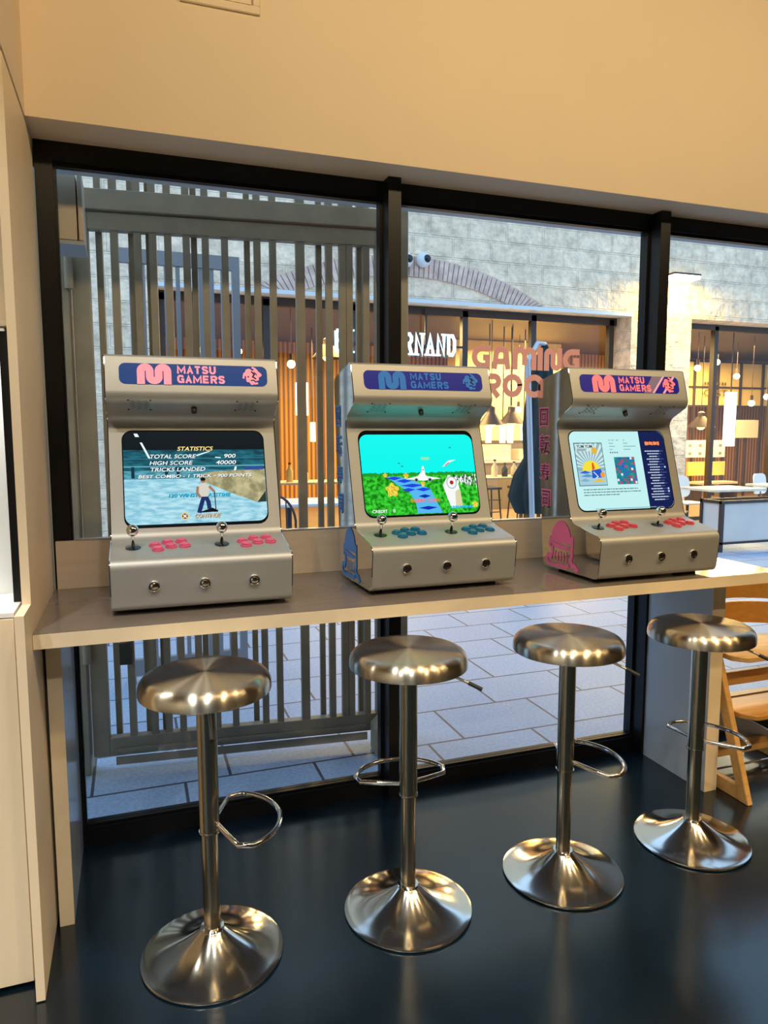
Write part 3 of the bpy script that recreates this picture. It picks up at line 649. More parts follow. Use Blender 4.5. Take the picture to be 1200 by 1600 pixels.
def pic_menu(A):
    e = emis
    clip_round(A, e('s3_bg', '#c4f2f2', 1.0), 1)
    nv = e('s3_navy', '#101f52', 1)
    sx = F2(0.73, 0)[0]
    A.poly(round_poly([(sx, ST0), (SU1, ST0), (SU1, ST1), (sx, ST1)], [0, 0.034, 0.034, 0], 8), nv, 2)
    def rc(x0, x1, y0, y1, m, L): a = F2(x0, y1); b = F2(x1, y0); A.rect(a[0], b[0], a[1], b[1], m, L)
    # poster with rays, sea and a low sun
    rc(0.035, 0.325, 0.145, 0.695, e('s3_frame', '#4d7684', 1), 3); rc(0.042, 0.318, 0.155, 0.685, e('s3_post', '#8fb6c0', 1), 4)
    lr = e('s3_ray', '#d4ecee', 1); cu, ct = F2(0.18, 0.47)
    x0, y0 = F2(0.042, 0.60); x1, y1 = F2(0.318, 0.155)
    for k in range(14):
        a0 = PI*k/14+0.04; a1 = a0+PI/30; q = []
        for a in (a0, a1):
            d = Vector((math.cos(a), math.sin(a))); tt = 9
            if d.x > 1e-6: tt = min(tt, (x1-cu)/d.x)
            if d.x < -1e-6: tt = min(tt, (x0-cu)/d.x)
            if d.y > 1e-6: tt = min(tt, (y1-ct)/d.y)
            q.append((cu+d.x*tt, ct+d.y*tt))
        A.poly([(cu, ct), q[0], q[1]], lr, 5)
    rc(0.05, 0.235, 0.165, 0.255, e('s3_pale', '#cfeaec', 1), 6)
    bkk = e('s3_ink', '#1c2a30', 1)
    a = F2(0.06, 0.215); b = F2(0.22, 0.175); A.text('YUM YUM', a[0], b[0], a[1], b[1], bkk, 8, 0.02)
    for k, wd in enumerate((0.10, 0.09)): rc(0.06, 0.06+wd, 0.225+0.016*k, 0.234+0.016*k, e('s3_ink2', '#55727a', 1), 8)
    sun = e('s3_sun', '#f2dc3c', 1.05); A.poly(arc(cu, ct-0.012, 0.042, 0, 180, 18), sun, 9)
    A.poly(arc(*F2(0.235, 0.25), 0.014, 0, 342, 19), e('s3_gold', '#e6b83c', 1), 9)
    rc(0.042, 0.318, 0.505, 0.685, e('s3_sea', '#a8cede', 1), 10)
    for (x0_, x1_, yc, cc) in ((0.05, 0.17, 0.53, '#2f6fc4'), (0.06, 0.20, 0.575, '#5f96cc'), (0.05, 0.15, 0.63, '#7fb2d0'), (0.17, 0.31, 0.64, '#e6c24a')):
        A.poly([F2(x0_, yc), F2((x0_+x1_)/2, yc-0.03), F2(x1_, yc), F2((x0_+x1_)/2, yc+0.012)], e('s3_w'+cc[1:], cc, 1), 11)
    A.poly([F2(*q) for q in ((0.175, 0.60), (0.18, 0.50), (0.27, 0.48), (0.30, 0.59))], e('s3_cobalt', '#2358c8', 1), 12)
    A.poly([F2(*q) for q in ((0.185, 0.50), (0.19, 0.41), (0.205, 0.40), (0.215, 0.48))], e('s3_redd', '#e0533a', 1), 13)
    A.disc(*F2(0.285, 0.56), 0.011, e('s3_org', '#f0a03a', 1), 13)
    A.stroke([F2(0.195, 0.52), F2(0.235, 0.58), F2(0.21, 0.60)], 0.004, lr, 14)
    # second picture: coloured pixel blocks
    rc(0.43, 0.645, 0.335, 0.685, e('s3_teal', '#1f7f92', 1), 4)
    rnd = random.Random(11); cs = ['#2f6cc8', '#c9455c', '#dff0f2', '#8a4a78', '#2a9a8a', '#2f6cc8', '#1f5fb0']
    for i in range(9):
        for j in range(10):
            if rnd.random() < 0.62:
                cc = cs[rnd.randrange(len(cs))]; x = 0.432+i*0.0233; y = 0.338+j*0.0345
                rc(x, x+0.021, y, y+0.030, e('s3_px'+cc[1:], cc, 1), 5)
    gt = e('s3_greytext', '#8fb9bd', 1); g2 = e('s3_greytext2', '#5f8288', 1)
    for (x, y, wd) in ((0.40, 0.115, 0.02), (0.43, 0.115, 0.03), (0.48, 0.115, 0.025), (0.55, 0.115, 0.02), (0.40, 0.155, 0.045), (0.40, 0.195, 0.06), (0.40, 0.235, 0.03), (0.55, 0.155, 0.05), (0.55, 0.195, 0.13), (0.55, 0.235, 0.07)):
        rc(x, x+wd, y-0.006, y+0.006, gt, 4)
    for k in range(4): A.disc(*F2(0.405+0.023*k, 0.275), 0.0035, g2, 4)
    for k, (a_, b_) in enumerate(((0.07, 0.64), (0.07, 0.66), (0.07, 0.43))):
        x = a_
        while x < b_:
            wd = 0.012+0.035*rnd.random(); rc(x, min(x+wd, b_), 0.735+0.035*k, 0.747+0.035*k, g2, 4); x += wd+0.006
    og = e('s3_title', '#ff8a4a', 1.2)
    for k, wd in enumerate((0.024, 0.018, 0.02, 0.016, 0.022, 0.018, 0.02)): rc(0.785+0.0228*k, 0.785+0.0228*k+wd, 0.137+0.004*(k % 2), 0.184-0.003*(k % 3), og, 5)   # illegible heading
    wt = e('s3_list', '#cdd9f2', 1); dm = e('s3_listdim', '#4d5c94', 1)
    for k in range(19):
        y = 0.262+0.0352*k; tot = 0.10+0.10*rnd.random(); x = 0.865-tot/2; brk = x+tot*(0.55+0.4*rnd.random())
        while x < brk:
            wd = 0.008+0.02*rnd.random(); rc(x, min(x+wd, brk), y-0.0065, y+0.0065, wt, 5); x += wd+0.003
        rc(brk+0.002, 0.865+tot/2+0.01, y-0.005, y+0.005, dm, 5)
        if k in (6, 14, 15): rc(0.955, 0.972, y-0.011, y+0.011, wt, 5)
    rc(0.16, 0.80, 0.982, 0.991, e('s3_foot', '#7fa8b8', 1), 6)

def arcade(k, x, y, rz, label, pic):
    root = thing('arcade_machine', label, 'arcade machine', (x, y, ZT+0.015), rz, 'arcade machines on the bar counter')
    MB().prism(PROF, lambda p: (0.003, p[0], p[1]), lambda p: (W-0.003, p[0], p[1])).build('cabinet_body', M_steel, root, smooth=25)
    for s in (0, 1):
        a, b = (0.0, 0.0028) if s == 0 else (W-0.0028, W)
        sp = MB().prism(PROF, lambda p: (a, p[0], p[1]), lambda p: (b, p[0], p[1])).build('side_panel', M_mirror, root, smooth=25)
        if s == 0: side_decal(sp, k)
    for (u, v) in ((0.05, 0.05), (W-0.12, 0.05), (0.05, 0.27), (W-0.12, 0.27)):
        MB().box(u, u+0.07, v, v+0.05, -0.0148, -0.0002).build('foot', M_rub, root)
    marquee(root, k)
    speaker(root, 0.069); speaker(root, 0.408)
    O, U, T, N = face_axes(3, 4)
    MB().lathe([(0.009, 0), (0.009, 0.016), (0.0075, 0.018), (0, 0.018)], 18, O+U*0.272+T*0.075, None, N).build('volume_knob', M_rub, root)
    SCR(root, pic)
    lean = ((0, 0), (0.02, 0), (0.16, 0.02))[k]
    joystick(root, 0.068, 0.116, lean); joystick(root, 0.338, 0.112, (lean[0]*0.8, 0))
    bm_ = (mat('pink_button', '#e2608a', 0.3), mat('blue_button', '#0f6f9c', 0.25), mat('red_pink_button', '#d04a58', 0.3))[k]
    for u0 in (0.0, 0.272):
        for (u, t) in ((0.133, 0.130), (0.172, 0.152), (0.214, 0.156), (0.141, 0.092), (0.181, 0.114), (0.223, 0.115)): button(root, u0+u, t-0.004, bm_)
    cm = (mat('steel_cap', (0.55, 0.5, 0.38), 0.15, 1.0), mat('dark_cap', (0.02, 0.012, 0.01), 0.15), mat('dark_cap', (0.02, 0.012, 0.01), 0.15))[k]
    for u in (0.125, 0.274, 0.425): front_button(root, u, 0.074, cm)
    return root
arcade(0, 0.138, -0.5029, -0.0126, 'left grey arcade machine showing a skating score screen, pink buttons', pic_skate)
arcade(1, 0.9553, -0.4997, 0.0105, 'middle grey arcade machine with blue buttons showing a jet over a green landscape', pic_jet)
arcade(2, 1.7877, -0.5928, 0.010, 'right grey arcade machine with pale game menu screen and pink side print', pic_menu)

# ------------------------------------------------------------------ bar stools
def make_stool():
    r = thing('bar_stool', 'x', 'bar stool', (0, 0, 0), 0, 'steel bar stools along the counter')
    H = 0.80
    flare = [(0.0, 0.004), (0.2045, 0.004), (0.2055, 0.006), (0.2045, 0.009), (0.200, 0.0105)]
    for i in range(1, 15):
        t = i/14; rr = 0.200-(0.200-0.036)*t
        flare.append((rr, 0.0105+0.070*(0.30*t+0.70*t**2.3)))
    flare += [(0.034, 0.0825), (0.0, 0.0825)]
    MB().lathe(flare, 72).build('base', M_base, r, smooth=50)
    MB().lathe([(0.0, 0.0), (0.19, 0.0), (0.19, 0.004), (0.0, 0.004)], 48).build('floor_ring', M_rub, r)
    MB().lathe([(0.033, 0.0825), (0.036, 0.085), (0.033, 0.0885), (0.025, 0.089)], 32).build('base_collar', M_chrome, r)
    MB().lathe([(0.0245, 0.086), (0.0245, H-0.415)], 32).build('lower_column', M_tube, r)
    MB().lathe([(0.0, H-0.42), (0.0285, H-0.42), (0.0285, H+0.028)], 32).build('upper_column', M_tube, r)
    MB().lathe([(0.0285, H-0.422), (0.031, H-0.422), (0.031, H-0.4185), (0.0285, H-0.4185)], 32).build('column_ring', M_chrome, r)
    R = 0.1851
    seat = [(0.0, H+0.004), (R-0.008, H), (R-0.001, H+0.001), (R, H+0.006), (R-0.0005, H+0.016)]
    for i in range(1, 10):
        a = PI/2*i/9; seat.append((R-0.034+0.0335*math.cos(a), H+0.016+0.036*math.sin(a)))
    seat += [(0.11, H+0.0545), (0.05, H+0.0555), (0.0, H+0.056)]
    MB().lathe(seat, 96).build('seat', M_seat, r, smooth=60)
    # D shaped foot rest, opening along +x, and lift lever along +x of its own
    zf = H-0.395
    pts = [(0.028, -0.018, zf), (0.068, -0.128, zf-0.004)]
    loop = []
    for q in arc(0.0, 0.0, 1.0, -78, 78, 18): loop.append((0.058+0.145*q[0], 0.160*q[1], zf-0.004))
    path = [(0.02, -0.022, zf+0.002), (0.045, -0.085, zf-0.002), (0.068, -0.140, zf-0.004)] + loop[1:-1] + [(0.068, 0.140, zf-0.004), (0.045, 0.085, zf-0.002), (0.02, 0.022, zf+0.002)]
    MB().tube(path, 0.0075, 12).build('foot_rest', M_chrome, r)
    lv = MB().tube([(0.02, 0, H-0.005), (0.12, 0, H-0.012), (0.20, 0, H-0.040), (0.215, 0, H-0.046)], 0.0042, 10).build('lift_lever', M_tube, r)
    MB().tube([(0.19, 0, H-0.0365), (0.232, 0, H-0.0525)], 0.0062, 10).build('lever_grip', M_rub, lv)
    return r
st0 = make_stool()
stools = [(0.3867, -0.7207, 0.8021, -2, -92, 'brushed steel bar stool nearest left, below the left arcade machine'),
          (1.0013, -0.7280, 0.8093, 84, -38, 'brushed steel bar stool with foot rest turned to the window, below the middle arcade machine'),
          (1.5779, -0.7311, 0.7992, 5, -48, 'brushed steel bar stool third from left, in front of the clear middle pane'),
          (2.1538, -0.7163, 0.7810, 22, -48, 'brushed steel bar stool farthest right, beside the right support panel')]
for i, (x, y, h, fr, lr, lab) in enumerate(stools):
    s = st0 if i == 0 else copy_tree(st0)
    s.location = (x, y, 0); s['label'] = lab
    dh = h-0.80
    for ch in s.children:
        nm = ch.name.split('.')[0]
        if nm in ('seat', 'upper_column', 'column_ring', 'foot_rest', 'lift_lever'): ch.location = (0, 0, dh)
        if nm == 'foot_rest': ch.rotation_euler = (0, 0, math.radians(fr))
        if nm == 'lift_lever': ch.rotation_euler = (0, 0, math.radians(lr))
        if nm == 'lower_column': ch.scale = (1, 1, 1)

# ------------------------------------------------------------------ wooden high chair at right
hc = thing('high_chair', 'varnished wooden high chair with slanted side leg, right of the counter panel', 'high chair', (2.8, -0.4, 0))
def H_(x, y, z): return (x-2.8, y+0.4, z)
for x in (2.562, 3.03):
    m = MB()
    pts = [(-0.605, 0.0), (-0.555, 0.0), (-0.275, 0.82), (-0.325, 0.82)]
    m.prism(pts, lambda p: H_(x-0.014, p[0], p[1]), lambda p: H_(x+0.014, p[0], p[1]))
    m.build('side_upright', M_wood, hc, bevel=0.004)
    MB().box(x-0.0125-2.8, x+0.0125-2.8, -0.565+0.4, -0.13+0.4, 0.0, 0.062).build('floor_rail', M_wood, hc, bevel=0.004)
def plate(name, y0, y1, z, th, mt, x0=2.578, x1=3.014):
    m = MB(); P = round_poly([(x0, y1), (x0, y0+0.05), (x0+0.05, y0), (x1-0.05, y0), (x1, y0+0.05), (x1, y1)], [0, 0.03, 0.03, 0.03, 0.03, 0], 5)
    m.prism(P, lambda p: H_(p[0], p[1], z), lambda p: H_(p[0], p[1], z+th)); return m.build(name, mt, hc, bevel=0.003)
plate('seat_plate', -0.50, -0.22, 0.565, 0.022, M_wood)
plate('foot_plate', -0.56, -0.30, 0.335, 0.022, M_wood2)
def back(name, z0, z1, mt, yc=-0.30):
    m = MB(); n = 12
    for i in range(n):
        a0, a1 = i/n, (i+1)/n
        X = lambda a: 2.577+0.438*a
        Yv = lambda a: yc+0.10*math.sin(PI*a)
        A0, A1 = (X(a0), Yv(a0)), (X(a1), Yv(a1))
        m.hexa([H_(A0[0], A0[1], z0), H_(A1[0], A1[1], z0), H_(A1[0], A1[1]+0.012, z0), H_(A0[0], A0[1]+0.012, z0), H_(A0[0], A0[1], z1), H_(A1[0], A1[1], z1), H_(A1[0], A1[1]+0.012, z1), H_(A0[0], A0[1]+0.012, z1)])
    return m.build(name, mt, hc)
back('back_rest', 0.655, 0.755, M_wood2, -0.33); back('back_rest', 0.765, 0.88, M_wood2, -0.30)
MB().box(2.577-2.8, 3.016-2.8, -0.36+0.4, -0.338+0.4, 0.415, 0.475).build('cross_brace', M_wood, hc, bevel=0.003)
MB().box(2.577-2.8, 3.016-2.8, -0.30+0.4, -0.278+0.4, 0.055, 0.115).build('cross_brace', M_wood, hc, bevel=0.003)
MB().tube([H_(2.576, -0.44, 0.40), H_(3.016, -0.44, 0.40)], 0.005, 8).build('metal_rod', M_chrome, hc)
MB().tube([H_(2.576, -0.33, 0.02), H_(3.016, -0.33, 0.02)], 0.005, 8).build('metal_rod', M_chrome, hc)
m = MB(); m.bar((-0.11, 0.02, 0.215), (0.095, -0.10, 0.10), 0.10, 0.012, None, (0, 0.7, 0.7)); m.bar((-0.11, 0.045, 0.19), (0.095, -0.075, 0.07), 0.012, 0.07, None)
m.build('plastic_tray', M_grey_pl, hc, loc=(0.1, 0.2, 0), bevel=0.004)['label'] = 'pale grey plastic tray'

# ------------------------------------------------------------------ vinyl lettering on the glass
vl = thing('window_lettering', 'pink vinyl GAMING ROOM lettering stuck on the middle pane', 'lettering', (1.2, 0.0275, 1.6))
A = Art((-1.2, 0, -1.6), (1, 0, 0), (0, 0, 1), (0, -1, 0))
def glyph(ch, x0, x1, z0, z1, th):
    wd, hg = x1-x0, z1-z0; t2 = th/2
    def S(P): A.stroke(P, th, M_pinkv, 1)
    l, r, b, t = x0+t2, x1-t2, z0+t2, z1-t2
    if ch == 'G':
        rr = (t-b)/2; S([(r+t2*0.7, t)] + [(l+rr, t)] + arc(l+rr, b+rr, rr, 90, 270, 12) + [(r-0.004, b), (r-0.004, b+rr*0.95), (l+rr*1.1, b+rr*0.95)])
    if ch == 'A':
        rr = (r-l)/2; S([(l-0.004, z0), (l+0.004, t-rr*0.9)] + arc(l+rr, t-rr*0.9, rr-0.004, 180, 0, 10, rr*0.9) + [(r+0.004, z0)]); S([(l, b+hg*0.2), (r, b+hg*0.2)])
    if ch == 'M':
        q = (r-l)/2; rr = q/2; S([(l, z0), (l, t-rr)] + arc(l+rr, t-rr, rr, 180, 0, 8) + [(l+q, z0+hg*0.2)]); S([(l+q, z0+hg*0.2), (l+q, t-rr)] + arc(l+q+rr, t-rr, rr, 180, 0, 8) + [(r, z0)])
    if ch == 'I': S([((l+r)/2, z0), ((l+r)/2, z1)])
    if ch == 'N':
        q = (r-l)/2; rr = q/2; S([(l, z0), (l, t-rr)] + arc(l+rr, t-rr, rr, 180, 0, 8) + [(l+q, b+rr)] + arc(l+q+rr, b+rr, rr, 180, 360, 8) + [(r, z1)])
    if ch == 'R':
        rr = (t-(z0+hg*0.45))/2; S([(l, z0), (l, t), (r-rr, t)] + arc(r-rr, t-rr, rr, 90, -90, 10) + [(l, t-2*rr)]); S([(l+wd*0.3, t-2*rr), (r, z0)])
    if ch == 'O': S(arc((l+r)/2, (b+t)/2, (r-l)/2, 0, 372, 26, (t-b)/2))
for ch, x0, x1 in (('G', 1.580, 1.672), ('A', 1.678, 1.762), ('M', 1.775, 1.893), ('I', 1.898, 1.925), ('N', 1.931, 2.022), ('G', 2.026, 2.116)): glyph(ch, x0, x1, 1.800, 1.898, 0.026)
for ch, x0, x1 in (('R', 1.632, 1.722), ('O', 1.727, 1.826), ('O', 1.834, 1.935), ('M', 1.944, 2.062)): glyph(ch, x0, x1, 1.682, 1.782, 0.026)
A.build('letters', vl)

# ------------------------------------------------------------------ street: paving, boxes, gates
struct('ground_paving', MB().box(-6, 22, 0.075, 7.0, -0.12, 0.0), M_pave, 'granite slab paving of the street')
bx = thing('shutter_box', 'beige metal shutter box outside the top left corner of the window', 'box', (0.03, 0.2, 2.2))
MB().box(-0.06, 0.026, -0.02, 0.16, 0.03, 0.27).build('box_body', M_box, bx, bevel=0.003)
MB().box(0.031, 0.048, -0.02, 0.16, 0.03, 0.27).build('box_cover', M_box, bx, bevel=0.003)
MB().box(-0.06, 0.05, -0.02, 0.18, 0.014, 0.028).build('box_underside', mat('box_under', (0.42, 0.45, 0.48), 0.5), bx)
GA, GB = Vector((-0.05, 0.645, 0)), Vector((1.36, 0.50, 0)); GL = (GB-GA).length
gt = thing('metal_gate', 'brown-grey tall metal gate with vertical bars close outside left pane', 'gate', GA, math.atan2(GB.y-GA.y, GB.x-GA.x))
MB().box(-0.10, 0.045, -0.05, 0.05, 0.0, 2.70).build('hinge_post', M_gate, gt, bevel=0.004)
fr = MB().box(0.055, 0.125, -0.025, 0.025, 0.07, 2.455).box(GL-0.05, GL, -0.025, 0.025, 0.07, 2.455).box(0.125, GL-0.05, -0.025, 0.025, 0.07, 0.155).box(0.125, GL-0.05, -0.025, 0.025, 2.385, 2.455)
fr.build('gate_frame', M_gate, gt, bevel=0.003)
MB().box(0.15, GL-0.1, -0.034, -0.0255, 0.09, 0.105).box(0.15, GL-0.1, -0.034, -0.0255, 0.03, 0.066).build('bottom_rail', M_gate, gt)
MB().box(0.045, GL+0.10, -0.045, 0.045, 2.462, 2.545).build('head_rail', M_gate, gt, bevel=0.003)
MB().box(GL+0.01, GL+0.10, -0.05, 0.05, 0.0, 2.70).build('closing_post', M_gate, gt, bevel=0.004)
MB().prism(round_poly([(GL-0.09, 0.0), (GL+0.0, 0.0), (GL+0.0, 0.17), (GL-0.05, 0.17), (GL-0.09, 0.13)], 0.01), lambda p: (p[0], -0.17, p[1]), lambda p: (p[0], -0.06, p[1])).build('stop_block', M_gate, gt)
front = [0.228, 0.322, 0.385, 0.448, 0.525, 0.605, 0.688, 0.829, 0.898, 1.020, 1.152, 1.214, 1.246, 1.325]
rear = [0.162, 0.295, 0.367, 0.557, 0.787, 1.111, 1.301]
for s in front:
    wd = 0.030 if abs(s-1.020) > 0.01 else 0.040
    MB().box(s-wd/2, s+wd/2, -0.018, 0.018, 0.155, 2.385).build('bar', M_gate, gt)
    MB().box(s-wd/2, s+wd/2, -0.018, 0.018, 2.545, 2.72).build('bar', M_gate, gt)
for s in rear:
    MB().box(s-0.013, s+0.013, 0.026, 0.056, 0.12, 2.42).build('bar', M_gate, gt)
    MB().box(s-0.013, s+0.013, 0.026, 0.056, 2.54, 2.72).build('bar', M_gate, gt)
for z in (0.52, 2.13):
    MB().lathe([(0.0, 0), (0.018, 0), (0.018, 0.13), (0, 0.13)], 14, (0.0495, -0.056, z)).build('hinge', M_gate, gt)
MB().box(0.185, 0.235, -0.05, -0.02, 0.50, 0.60).build('lock_box', mat('lock_dark', (0.05, 0.05, 0.045), 0.5), gt)
g2 = thing('side_gate', 'blue-grey barred gate leaf standing open behind the brown gate', 'gate', (0.14, 1.8, 0), 0.02)
MB().box(0.0, 0.045, -0.02, 0.02, 0.05, 2.6).box(0.69, 0.735, -0.02, 0.02, 0.05, 2.6).box(0.045, 0.69, -0.02, 0.02, 2.52, 2.6).box(0.045, 0.69, -0.02, 0.02, 0.05, 0.15).build('gate_frame', M_gate2, g2)
for k in range(9): MB().box(0.095+k*0.066, 0.119+k*0.066, -0.012, 0.012, 0.15, 2.52).build('bar', M_gate2, g2)
MB().box(0.0, 0.05, -0.03, 0.03, 0.0, 0.05).box(0.69, 0.735, -0.03, 0.03, 0.0, 0.05).build('foot', M_gate2, g2)

# ------------------------------------------------------------------ facade across the street
YF = 7.0
m = MB()
m.box(-6, 0.6, YF, YF+0.5, 0, 7.5).box(7.86, 9.06, YF, YF+0.5, 0, 3.43).box(0.6, 22, YF, YF+0.5, 3.43, 7.5).box(20, 22, YF, YF+0.5, 0, 3.43)
struct('wall_facade', m, M_stone, 'rough limestone facade across the street')
m = MB(); n = 58; r0, r1, cz, cx = 4.25, 4.53, -0.49, 4.02
for i in range(n):
    a0 = math.radians(119-58*i/n); a1 = math.radians(119-58*(i+0.80)/n)
    q = [(cx+r*math.cos(a), cz+r*math.sin(a)) for r, a in ((r0, a0), (r1, a0), (r1, a1), (r0, a1))]
    if min(p[1] for p in q) < 3.46: q = [(p[0], max(p[1], 3.46)) for p in q]
    m.prism(q, lambda p: (p[0], YF-0.03, p[1]), lambda p: (p[0], YF-0.001, p[1]))
struct('trim_arch', m, M_brick, 'pale brick relieving arch in the facade')
struct('trim_lintel', MB().box(0.6, 7.86, YF-0.04, YF+0.1, 3.40, 3.455), mat('pale_flashing', (0.70, 0.72, 0.70), 0.4))
# storefront frames and glass
YS = YF+0.42
m = MB()
for a in (0.6, 2.0, 3.30, 5.05, 6.25, 7.72): m.box(a, a+0.09, YS-0.05, YS+0.05, 0, 3.40)
m.box(0.6, 7.86, YS-0.05, YS+0.05, 3.31, 3.43).box(0.6, 7.86, YS-0.05, YS+0.05, 0, 0.06)
for a in (9.06, 9.92, 11.3, 12.7, 14.2, 16, 18, 19.9): m.box(a, a+0.08, YS-0.05, YS+0.05, 0, 3.40)
m.box(9.06, 20, YS-0.05, YS+0.05, 3.33, 3.43).box(9.06, 20, YS-0.05, YS+0.05, 0, 0.06)
struct('trim_storefront', m, M_bframe, 'dark brown storefront frames')
struct('window_8', MB().box(0.69, 7.72, YS-0.006, YS+0.006, 0.06, 3.31), M_sglass)
struct('window_9', MB().box(9.14, 19.9, YS-0.006, YS+0.006, 0.06, 3.33), M_sglass)
YR = 12.6
struct('floor_restaurant', MB().box(-2, 22, YF+0.02, YR, -0.1, 0.0), M_rfloor)
struct('ceiling_restaurant', MB().box(-2, 22, YF+0.5, YR, 3.5, 3.6), M_rceil)
struct('wall_restaurant_back', MB().box(-2, 22, YR, YR+0.1, 0, 3.6), M_slat)
struct('wall_restaurant_side', MB().box(-2.1, -2, YF, YR, 0, 3.6), M_slat)
struct('wall_restaurant_end', MB().box(20, 20.1, YF+0.5, YR, 0, 3.6), M_slat)
# round ornaments on the arch
for px, lab in ((634, 'white eyeball ornament on the brick arch, beside the window mullion'), (662, 'white eyeball ornament on the brick arch, right of the mullion one')):
    c = at(px, 406, YF-0.10)
    e = thing('eye_ornament', lab, 'ornament', c, 0, 'eyeball ornaments on the arch')
    MB().sphere((0, 0, 0), 0.105, None).build('ball', mat('eye_white', (0.75, 0.76, 0.76), 0.25), e)
    MB().lathe([(0.055, 0), (0.048, 0.018), (0.03, 0.03), (0, 0.034)], 20, (0.02, -0.088, 0.0), None, (0.1, -1, -0.1)).build('pupil', M_dark, e)
    MB().tube([(0, 0.02, 0), (0, 0.10, 0)], 0.03, 10).build('mount', M_bframe, e)
# flood lamp on the stone pier
c = at(1066, 432, YF-0.25)
fl = thing('wall_flood_lamp', 'bright yellow flood lamp on the stone pier', 'wall lamp', c)
MB().box(-0.26, 0.26, -0.13, 0.13, 0.0, 0.03).build('housing', M_bframe, fl)
MB().box(-0.25, 0.25, -0.125, 0.125, -0.05, -0.0005).build('diffuser', M_lampglow, fl)
MB().box(-0.05, 0.05, 0.13, 0.25, 0.0, 0.03).build('bracket', M_bframe, fl)
area('flood_light', (c.x, c.y-0.05, c.z-0.06), (c.x, c.y+0.12, 0), 0.5, 85, (1, 0.70, 0.06), 0.2)
# neon sign
p0, p1 = at(523, 550, YF+0.30), at(715, 552, YF+0.30)
ns = thing('neon_sign', 'glowing blue-white BIG FERNAND sign behind the restaurant glass', 'sign', (p0.x, YF+0.30, 2.70))
A = Art((0, 0, 0), (1, 0, 0), (0, 0, 1), (0, -1, 0))
SL = {'B': [[(0, 0), (0, 1)], [(0, 1), (.7, 1), (1, .85), (1, .65), (.7, .52), (0, .52)], [(.7, .52), (1, .36), (1, .14), (.7, 0), (0, 0)]], 'I': [[(.5, 0), (.5, 1)]],
      'G': [[(1, .78), (.85, 1), (.25, 1), (0, .8), (0, .2), (.25, 0), (.8, 0), (1, .18), (1, .45), (.6, .45)]], 'F': [[(0, 0), (0, 1), (1, 1)], [(0, .52), (.7, .52)]],
      'E': [[(1, 0), (0, 0), (0, 1), (1, 1)], [(0, .52), (.7, .52)]], 'R': [[(0, 0), (0, 1), (.7, 1), (1, .85), (1, .65), (.7, .5), (0, .5)], [(.6, .5), (1, 0)]],
      'N': [[(0, 0), (0, 1), (1, 0), (1, 1)]], 'A': [[(0, 0), (.5, 1), (1, 0)], [(.2, .35), (.8, .35)]], 'D': [[(0, 0), (0, 1), (.65, 1), (1, .75), (1, .25), (.65, 0), (0, 0)]]}
tot = p1.x-p0.x; pitch = tot/11.0; hh = 0.33; th = 0.052
for k, ch in enumerate('BIG FERNAND'):
    if ch == ' ': continue
    x = k*pitch+th/2
    wd = pitch-th*1.5
    for P in SL[ch]:
        Q = [(x+wd*u, th/2+(hh-th)*t) for u, t in P]; A.stroke(Q, th, M_neon, 1)
        for (u, t) in (P[0], P[-1]):                    # slab serifs
            if t in (0, 1) and ch in 'RNAIF': A.stroke([(x+wd*u-th*0.9, th*0.25+(hh-th*0.5)*t), (x+wd*u+th*0.9, th*0.25+(hh-th*0.5)*t)], th*0.5, M_neon, 1, False)
A.build('letters', ns)
MB().box(-0.1, tot+0.1, 0.012, 0.03, 0.13, 0.16).box(0.5, 0.53, 0.012, 0.03, 0.16, 0.69).box(tot-0.53, tot-0.5, 0.012, 0.03, 0.16, 0.69).build('sign_rail', M_bframe, ns)

# ------------------------------------------------------------------ restaurant furniture
# yellow wall panel and grid window
def cab(name, label, cat, x0, x1, y0, y1, z0, z1, m, parts=()):
    r = thing(name, label, cat, ((x0+x1)/2, (y0+y1)/2, z0))
    MB().box(-(x1-x0)/2, (x1-x0)/2, -(y1-y0)/2, (y1-y0)/2, 0, z1-z0).build('body', m, r)
    return r
a, b = at(735, 600, 11.0), at(852, 692, 11.0)
p = thing('kitchen_bulkhead', 'yellow painted bulkhead over the open kitchen', 'bulkhead', ((a.x+b.x)/2, 11.2, b.z))
hw = (b.x-a.x)/2+0.35
MB().box(-hw, hw, -0.2, 0.2, 0.06, 3.49-b.z).build('panel', M_ywall, p); MB().box(-hw, hw, -0.22, 0.2, 0.0, 0.06).build('bottom_trim', M_shade, p)
MB().box(-hw, hw, 0.9, 1.0, -1.5, 0.0).build('tiled_back', mat('kitchen_tiles', (0.62, 0.56, 0.40), 0.35, noise=0.1, nscale=9), p)
c0 = at(800, 775, 10.6)
k = thing('kitchen_counter', 'steel kitchen counter under the yellow bulkhead', 'counter', (c0.x, 10.6, 0))
MB().box(-1.2, 1.2, -0.35, 0.35, 0, 0.95).build('carcass', mat('kitchen_front', (0.20, 0.17, 0.13), 0.4), k); MB().box(-1.22, 1.22, -0.37, 0.37, 0.95, 0.99).build('worktop', M_alu, k)
MB().box(-0.9, -0.1, -0.1, 0.3, 1.0, 1.32).build('oven', M_alu, k); MB().box(0.1, 0.9, -0.1, 0.3, 1.0, 1.22).build('display_case', mat('case', (0.5, 0.45, 0.35), 0.3), k)
